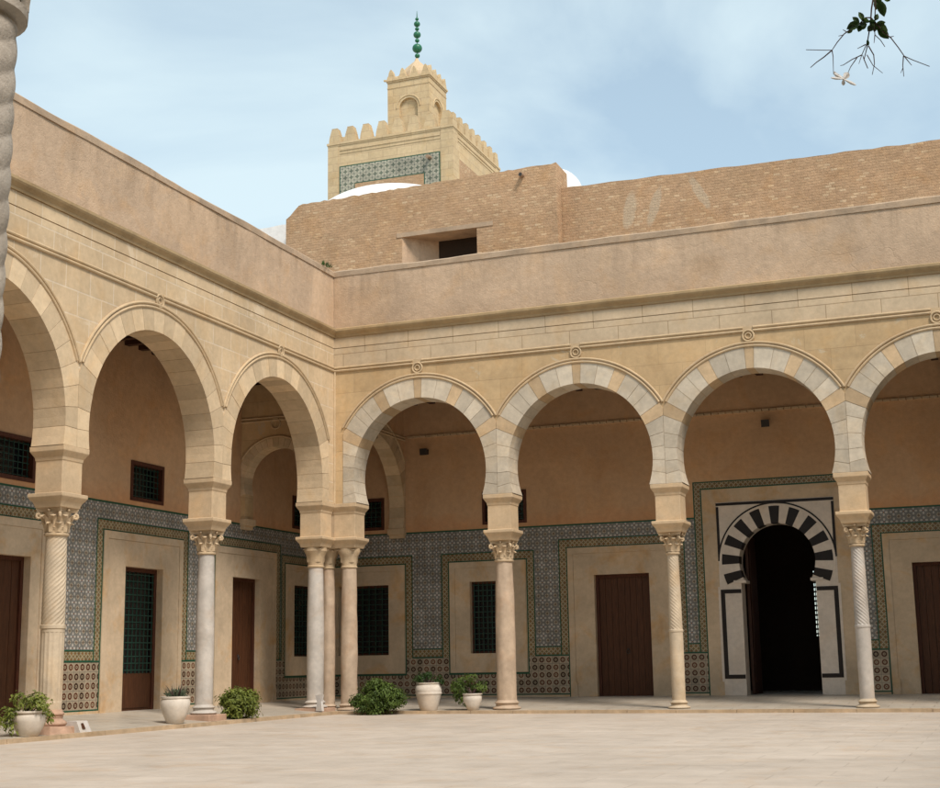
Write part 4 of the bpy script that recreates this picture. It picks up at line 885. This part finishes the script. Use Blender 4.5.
for i in range(4):
    c = tx0+.13+s3*i; small_merlon(c, ty0+t2/2-.02, 'x'); small_merlon(c, ty1-t2/2, 'x')
    if 0 < i < 3: small_merlon(tx1-t2/2+.02, ty0+.13+s3*i, 'y'); small_merlon(tx0+t2/2, ty0+.13+s3*i, 'y')
small_merlon(tx1-t2/2+.018, ty1-.13, 'y'); small_merlon(tx1-t2/2+.018, ty0+.135, 'y')
m = MB(); m.lathe([(.66, tz), (.63, tz+.18), (.55, tz+.38), (.40, tz+.60), (.22, tz+.78), (.09, tz+.90), (.05, tz+1.0), (.04, tz+1.02)], cT-.0, cTy, 8, smooth=False); m.build('cupola', 'impost', tr)
m = MB()
def ball(z, r): return [(r*math.sin(PI*i/12)+.012, z-r*math.cos(PI*i/12)) for i in range(13)]
prof = [(.035, 20.93)]+ball(21.09, .075)+ball(21.36, .155)+ball(21.64, .065)+ball(21.85, .115)+ball(22.06, .06)+ball(22.24, .095)+ball(22.42, .05)+[(.018, 22.48), (.006, 22.72)]
m.lathe(prof, cT-.0+.02, cTy, 20); m.build('finial', 'finial_green', tr)

# ------------------------------------------------------------ wall lamps
for (x_, z_, lb) in ((.48, 5.90, 'small dark floodlight on the ochre wall in the arch beside the corner'), (8.57, 5.97, 'small dark floodlight on the ochre wall above the striped portal')):
    r = thing('floodlight', lb, 'floodlight', (x_, DBR, z_), 'floodlights on the gallery wall')
    m = MB(); m.rings([[(x_-.09, 3.78, z_-.10), (x_+.09, 3.78, z_-.10), (x_+.09, 3.76, z_+.06), (x_-.09, 3.76, z_+.06)], [(x_-.06, 3.88, z_-.07), (x_+.06, 3.88, z_-.07), (x_+.06, 3.88, z_+.05), (x_-.06, 3.88, z_+.05)]], True, True, smooth=False); m.build('housing', 'dark_metal', r)
    m = MB(); m.box(x_-.02, x_+.02, 3.87, 3.995, z_-.02, z_+.02); m.box(x_-.05, x_+.05, 3.975, 4.0, z_-.06, z_+.06); m.build('bracket', 'dark_metal', r)

# ------------------------------------------------------------ plants
def leaves(m, cx, cy, cz, rx, ry, rz, n, ls, clumps=14, seed=1, droop=0.0, zmin=None, shell=.55, lowe=-.35):
    rnd = random.Random(seed); cl = []
    for i in range(clumps):
        a = rnd.uniform(0, 2*PI); e = math.asin(rnd.uniform(lowe, 1)); q = rnd.uniform(.55, .82)
        cl.append((Vector((math.cos(a)*math.cos(e)*rx*q, math.sin(a)*math.cos(e)*ry*q, math.sin(e)*rz*q)), rnd.uniform(.30, .46), rnd.random()))
    for i in range(n):
        c, cr, ct = cl[rnd.randrange(clumps)]
        d = Vector((rnd.gauss(0, 1), rnd.gauss(0, 1), rnd.gauss(0, 1))).normalized(); q = rnd.uniform(shell, 1)
        p = Vector((cx, cy, cz))+c+Vector((d.x*rx, d.y*ry, d.z*rz))*cr*q
        if zmin is not None and p.z < zmin: p.z = zmin+rnd.uniform(0, .05)
        nrm = (d+Vector((rnd.uniform(-.6, .6), rnd.uniform(-.6, .6), rnd.uniform(-.2, .9)))).normalized()
        t = nrm.cross(Vector((rnd.uniform(-1, 1), rnd.uniform(-1, 1), rnd.uniform(-1, 1)))).normalized(); b = nrm.cross(t)
        l = ls*rnd.uniform(.7, 1.35); w_ = l*.42; tone = min(1, max(0, ct*.55+rnd.random()*.45))
        tip = p+t*l+Vector((0, 0, -droop*l)); mid = p+t*l*.5
        m.face([m.p(*p), m.p(*(mid+b*w_*.5+nrm*l*.04)), m.p(*tip), m.p(*(mid-b*w_*.5+nrm*l*.04))], tone)
def stems(m, cx, cy, z0, rx, ry, h, n, seed):
    rnd = random.Random(seed)
    for i in range(n):
        a = rnd.uniform(0, 2*PI); q = rnd.uniform(.2, .75); x1 = cx+rx*q*math.cos(a); y1 = cy+ry*q*math.sin(a)
        m.tube([(cx+jit(.03), cy+jit(.03), z0), ((cx+x1)/2+jit(.03), (cy+y1)/2+jit(.03), z0+h*.5), (x1, y1, z0+h*rnd.uniform(.7, 1))], [.010, .007, .003], 5)
def pot(m, cx, cy, z0, h, r, rim, squat=False):
    if squat: prof = [(r*.50, 0), (r*.56, .03*h), (r*.78, .3*h), (r*.97, .6*h), (r*1.0, .78*h), (r*.92, .9*h), (r*.90, .92*h), (r*1.04*rim, .93*h), (r*1.05*rim, 1.0*h), (r*.93*rim, 1.0*h), (r*.85*rim, .9*h), (.02, .88*h)]
    else: prof = [(r*.62, 0), (r*.66, .03*h), (r*.80, .25*h), (r*.93, .5*h), (r*.98, .58*h), (r*1.01, .585*h), (r*1.03, .62*h), (r*1.0, .66*h), (r*1.0, .68*h), (r*1.03, .72*h), (r*1.0, .78*h), (r*.97, .86*h), (r*.84, .94*h), (r*.84, .96*h), (r*.92*rim, .965*h), (r*.93*rim, 1.0*h), (r*.8*rim, 1.0*h), (r*.76*rim, .93*h), (.02, .9*h)]
    m.lathe([(a, z0+b) for a, b in prof], cx, cy, 40)
def potted(label, cx, cy, h, r, rim, squat, leafset, mat, z0=None):
    z0 = gz(cx, cy) if z0 is None else z0
    root = thing('potted_plant', label, 'potted plant', (cx, cy, z0), 'potted plants along the walk'); m = MB(); pot(m, cx, cy, z0, h, r, rim, squat); p = m.build('pot', 'pot_white', root)
    m = MB(); m.lathe([(r*.80*rim, z0+h*.90), (.01, z0+h*.925)], cx, cy, 24); m.build('soil', 'beam_wood', root)
    m = MB()
    for a in leafset: leaves(m, cx+a[0], cy+a[1], z0+a[2], *a[3:8], shell=a[8], seed=a[9], clumps=a[10], droop=.3)
    m.build('foliage', mat, root); m = MB(); stems(m, cx, cy, z0+h*.85, r*1.1, r*1.1, h*.6, 12, 5); m.build('stems', 'stem', root); return root
potted('small white pot overflowing with yellow green leaves, at the foot of the twisted cream column', -.02, -9.72, .36, .245, 1.0, True,
    [(-.02, -.05, .40, .34, .36, .22, 420, .075, .55, 3, 12), (-.08, -.33, .20, .14, .18, .24, 170, .07, .55, 8, 6), (.22, .12, .26, .08, .08, .2, 70, .06, .55, 9, 4)], 'leaf_yellow')
r = potted('squat white urn with sparse grey green blades, left of the grey marble column', -.10, -5.80, .45, .25, .93, True, [(0, 0, .48, .21, .21, .09, 90, .06, .5, 4, 10)], 'leaf_grey')
m = MB(); rnd = random.Random(5)
for i in range(70):
    a = rnd.uniform(0, 2*PI); q = rnd.uniform(.02, .17); x_ = -.10+q*math.cos(a); y_ = -5.80+q*math.sin(a); l = rnd.uniform(.10, .22); dx = math.cos(a)*rnd.uniform(.1, .5)*l; dy = math.sin(a)*rnd.uniform(.1, .5)*l
    m.face([m.p(x_-.008, y_, .44), m.p(x_+.008, y_+.004, .44), m.p(x_+dx, y_+dy, .44+l)], rnd.random())
m.build('blades', 'leaf_grey', r)
potted('tall ribbed white pot with dark drooping leaves, just right of the big shrub', 2.10, .06, .55, .265, 1.0, False,
    [(-.02, 0, .62, .28, .22, .17, 420, .055, .5, 6, 12), (.2, 0, .60, .13, .13, .14, 160, .05, .5, 7, 5)], 'leaf_dark')
potted('small white pot half hidden under bushy green leaves, beside the stout column', 3.06, .02, .33, .195, 1.0, True,
    [(-.08, 0, .46, .36, .28, .23, 650, .07, .5, 11, 16), (-.25, -.03, .22, .16, .16, .26, 260, .065, .5, 12, 8)], 'leaf_yellow' if False else 'leaf_shrub')
def shrub(label, cx, cy, z0, rx, ry, h, n, seed, mat, ls=.07):
    root = thing('shrub', label, 'shrub', (cx, cy, z0), 'low round shrubs'); m = MB()
    leaves(m, cx, cy, z0+h*.46, rx, ry, h*.58, n, ls, 46, seed, .15, z0+.01, .3, -.75); m.build('foliage', mat, root)
    m = MB(); stems(m, cx, cy, z0, rx, ry, h*.8, 26, seed); m.build('stems', 'stem', root)
    return root
shrub('light green leafy shrub right of the grey marble column, in front of the dark door', -.06, -3.72, 0.0, .38, .46, .54, 3800, 21, 'leaf_yellow')
shrub('large dense dark green round shrub on the paving at the corner of the court', 1.20, -.42, GZ, .55, .48, .66, 8000, 22, 'leaf_shrub')

# small clutter by the columns
m = MB(); m.rings([[(-.10, -.62, .02), (.06, -.66, .02), (.08, -.60, .02), (-.06, -.56, .02)], [(-.07, -.62, .20), (.03, -.64, .21), (.05, -.60, .22), (-.04, -.58, .20)], [(-.10, -.64, .33), (.07, -.64, .36), (.08, -.60, .34), (-.07, -.60, .32)]], True, True, smooth=False)
tag(m.build('paper_bag', 'paper'), 'crumpled white paper bag leaning between the corner columns', 'bag')
r = thing('notice_block', 'small white notice block with a dark mark beside the twisted cream column', 'sign', (.02, -8.55, 0))
m = MB(); m.rings([[(-.10, -8.72, 0), (.12, -8.70, 0), (.12, -8.42, 0), (-.10, -8.42, 0)], [(-.10, -8.74, .17), (.06, -8.72, .17), (.06, -8.46, .17), (-.10, -8.46, .17)]], True, True, smooth=False); m.build('block', 'paper', r)
m = MB(); m.rings([[(.112, -8.64, .055), (.116, -8.62, .055), (.116, -8.575, .055), (.112, -8.56, .055)], [(.080, -8.64, .135), (.083, -8.62, .14), (.083, -8.59, .14), (.080, -8.575, .13)]], True, True, smooth=False); m.build('mark', 'door_wood', r)
r = None
m = MB()
rn_ = random.Random(9)
m.rings([[(-.45, -9.32, 0), (.06, -9.35, 0), (.10, -8.84, 0), (-.42, -8.76, 0)], [(-.44, -9.28, .13), (.03, -9.30, .12), (.05, -8.86, .10), (-.42, -8.8, .13)]], True, True, smooth=False)
o = m.build('broken_plinth', 'pink_plinth'); tag(o, 'chipped pink stone slab under the twisted cream column', 'stone slab')

# ------------------------------------------------------------ near arcade in which the photographer stands
def pix(u, v, d):
    q = fwd+r2*((u-470)/FPX)-u2*((v-394)/FPX); h = math.hypot(q.x, q.y); return CAM+q*(d/h)
fc = pix(-36, 20, 4.35)
column('column', 'rope twisted grey column in shade at the top left edge, close to the camera', fc.x, fc.y, .118, .162, 'rope', 'shade_column', plinth=.08, base_h=.16, group=None, zb=GZ)
FS = lambda u, d, z: (fc.x+u, fc.y+CD-d, z)
root = thing('arcade', 'shaded near arcade overhead, above the rope twisted column', 'arcade', (fc.x, fc.y, ZS))
m = MB(FS)
for i in (-2, -1, 0, 1): arch_wall_bay(m, DR*(i+.5), DR/2, 1.506, 4.836, 1.059, 9.3, 0, T, 30)
m.box(-3.8*DR, -2*DR, 0, T, GZ, 9.3); m.box(2*DR, 2.6*DR, 0, T, GZ, 9.3); m.build('wall', 'stone_right', root)
m = MB(FS); m.box(-3.8*DR, 2.6*DR, -.08, T+.06, 9.3, 9.42); m.build('coping', 'plaster_cap', root)
for i in (-2, -1, 1, 2): column('column', ['smooth grey column of the near arcade, far left outside the view', 'worn grey column of the near arcade, left outside the view', '', 'smooth grey column of the near arcade, right outside the view', 'worn grey column of the near arcade, far right outside the view'][i+2], fc.x+DR*i, fc.y, .15, .14, 'smooth', 'marble_grey', group=None)

# ------------------------------------------------------------ jasmine twig overhead
TD = 1.75
root = thing('jasmine_twig', 'thin jasmine twig with a few dark leaves hanging in from the top right', 'twig', tuple(pix(872, 0, TD)))
def tp(zx, zy, dd=0.0): return tuple(pix(800+zx/6.714, zy/6.714, TD+dd))
ms = MB(); ml = MB(); mf = MB()
def stem(pts, r=.0011):
    P = [tp(*q) for q in pts]; n = len(P); ms.tube(P, [.72*r*(1-.5*i/max(1, n-1)) for i in range(n)], 6)
top = pix(880, -330, TD+.15)
ms.tube([tuple(top), tuple(pix(882, -120, TD+.05)), tp(492, -10)], [.003, .0024, .0018], 6)
stem([(492, -10), (480, 60), (476, 120), (470, 180), (455, 270), (450, 320), (430, 400), (455, 460)], .0016); stem([(505, -10), (505, 60), (503, 120), (500, 200), (503, 235), (540, 270), (570, 315)], .0012)
stem([(476, 120), (440, 120), (400, 160), (350, 200), (300, 225), (250, 285), (215, 338), (150, 338), (40, 335)], .0013); stem([(215, 338), (160, 385), (110, 420), (70, 455)], .0013); stem([(215, 338), (222, 380), (225, 500)], .0010)
stem([(330, 205), (285, 238), (258, 243)], .001); stem([(312, 215), (288, 200)], .001)
stem([(476, 120), (520, 170), (570, 225), (610, 255), (660, 320), (700, 378), (760, 405), (870, 447)], .0013); stem([(695, 378), (690, 440), (697, 515)], .0011); stem([(690, 460), (676, 492)], .0008); stem([(700, 378), (725, 410), (750, 440)], .001); stem([(605, 250), (630, 244)], .001)
stem([(450, 290), (415, 370), (395, 430)], .001); stem([(440, 300), (385, 328)], .001); stem([(415, 370), (350, 400), (290, 438), (270, 442)], .001); stem([(385, 385), (340, 450), (322, 490)], .001); stem([(460, 310), (495, 370), (500, 430), (485, 503)], .0012); stem([(450, 370), (490, 440), (555, 492)], .0009); stem([(503, 235), (497, 290)], .001); stem([(430, 400), (420, 370)], .001)
ms.build('stem', 'stem', root)
def leaf(zx, zy, ang, ln, w_, dd=0.0):
    N_ = 8; c = Vector((zx, zy)); t = Vector((math.cos(R(ang)), math.sin(R(ang)))); b = Vector((-t.y, t.x)); k_ = random.random(); tw = random.uniform(-.5, .5)
    prof = [(0, 0), (.15, .55), (.35, .95), (.55, 1), (.75, .72), (.9, .3), (1, 0)]
    for s_ in (-1, 1):
        rows = []
        for (q, ww) in prof:
            e = c+t*ln*q; f = e+b*s_*w_*.5*ww; rows.append((tp(e.x, e.y, dd+q*.010), tp(f.x, f.y, dd+q*.010+s_*tw*.012*ww-.004*ww)))
        for i in range(len(rows)-1):
            a, b2 = rows[i], rows[i+1]; ml.face([ml.p(*a[0]), ml.p(*b2[0]), ml.p(*b2[1]), ml.p(*a[1])], k_)
for a in ((495, -20, 170, 10, 10), (500, 35, -60, 90, 55), (535, 0, 75, 120, 62), (590, -30, 95, 45, 40), (560, -10, 20, 50, 28), (400, 150, 152, 100, 58), (410, 165, 110, 55, 40), (400, 150, 215, 60, 35), (430, 135, 235, 65, 36), (430, 150, 100, 36, 30), (440, 165, 180, 40, 34), (475, 160, 60, 36, 40), (470, 150, 200, 70, 34), (505, 140, -70, 50, 34), (500, 165, 25, 100, 64), (520, 185, 45, 110, 62), (505, 180, 100, 38, 26), (575, 150, 170, 70, 34), (478, 165, 85, 30, 30), (452, 265, 80, 46, 20), (385, 175, 165, 66, 40), (420, 130, 250, 50, 34), (545, 175, 60, 74, 44), (490, 170, 130, 56, 44), (460, 140, 20, 60, 36), (525, -10, 100, 80, 50), (355, 195, 140, 48, 26), (450, 160, 150, 70, 46)): leaf(*a, dd=jit(.01))
ml.build('leaf', 'leaf_dark', root)
def petal(ang, ln, w_, dz=0):
    c = Vector((292, 532)); t = Vector((math.cos(R(ang)), math.sin(R(ang)))); b = Vector((-t.y, t.x))
    prof = [(0, .25), (.3, .7), (.6, 1), (.85, .7), (1, 0.1)]
    rows = [(tp(*(c+t*ln*q+b*w_*.5*ww), dz*q), tp(*(c+t*ln*q), dz*q-.003), tp(*(c+t*ln*q-b*w_*.5*ww), dz*q)) for q, ww in prof]
    for a, b2 in zip(rows, rows[1:]):
        for j in (0, 1): mf.face([mf.p(*a[j]), mf.p(*a[j+1]), mf.p(*b2[j+1]), mf.p(*b2[j])], .7)
for a in ((-150, 78, 26, .01), (186, 88, 20, -.01), (-52, 56, 46, .01), (26, 96, 22, -.012), (92, 44, 26, .01)): petal(*a)
mf.tube([tp(292, 532, 0), tp(270, 515, .012), tp(228, 486, .02)], .0014, 6)
mf.build('flower', 'petal', root)
m = MB(); m.box(19.2, 19.6, -29, 0, GZ, 9.3); tag(m.build('court_wall', 'stone_right'), 'plain sandstone wall closing the right side of the court outside the view', 'wall')
m = MB(); m.box(-4, 19.6, -29.3, -29, GZ, 9.3); tag(m.build('court_wall', 'plaster'), 'plain plaster wall behind the photographer', 'wall')
print('objects', len(bpy.data.objects))
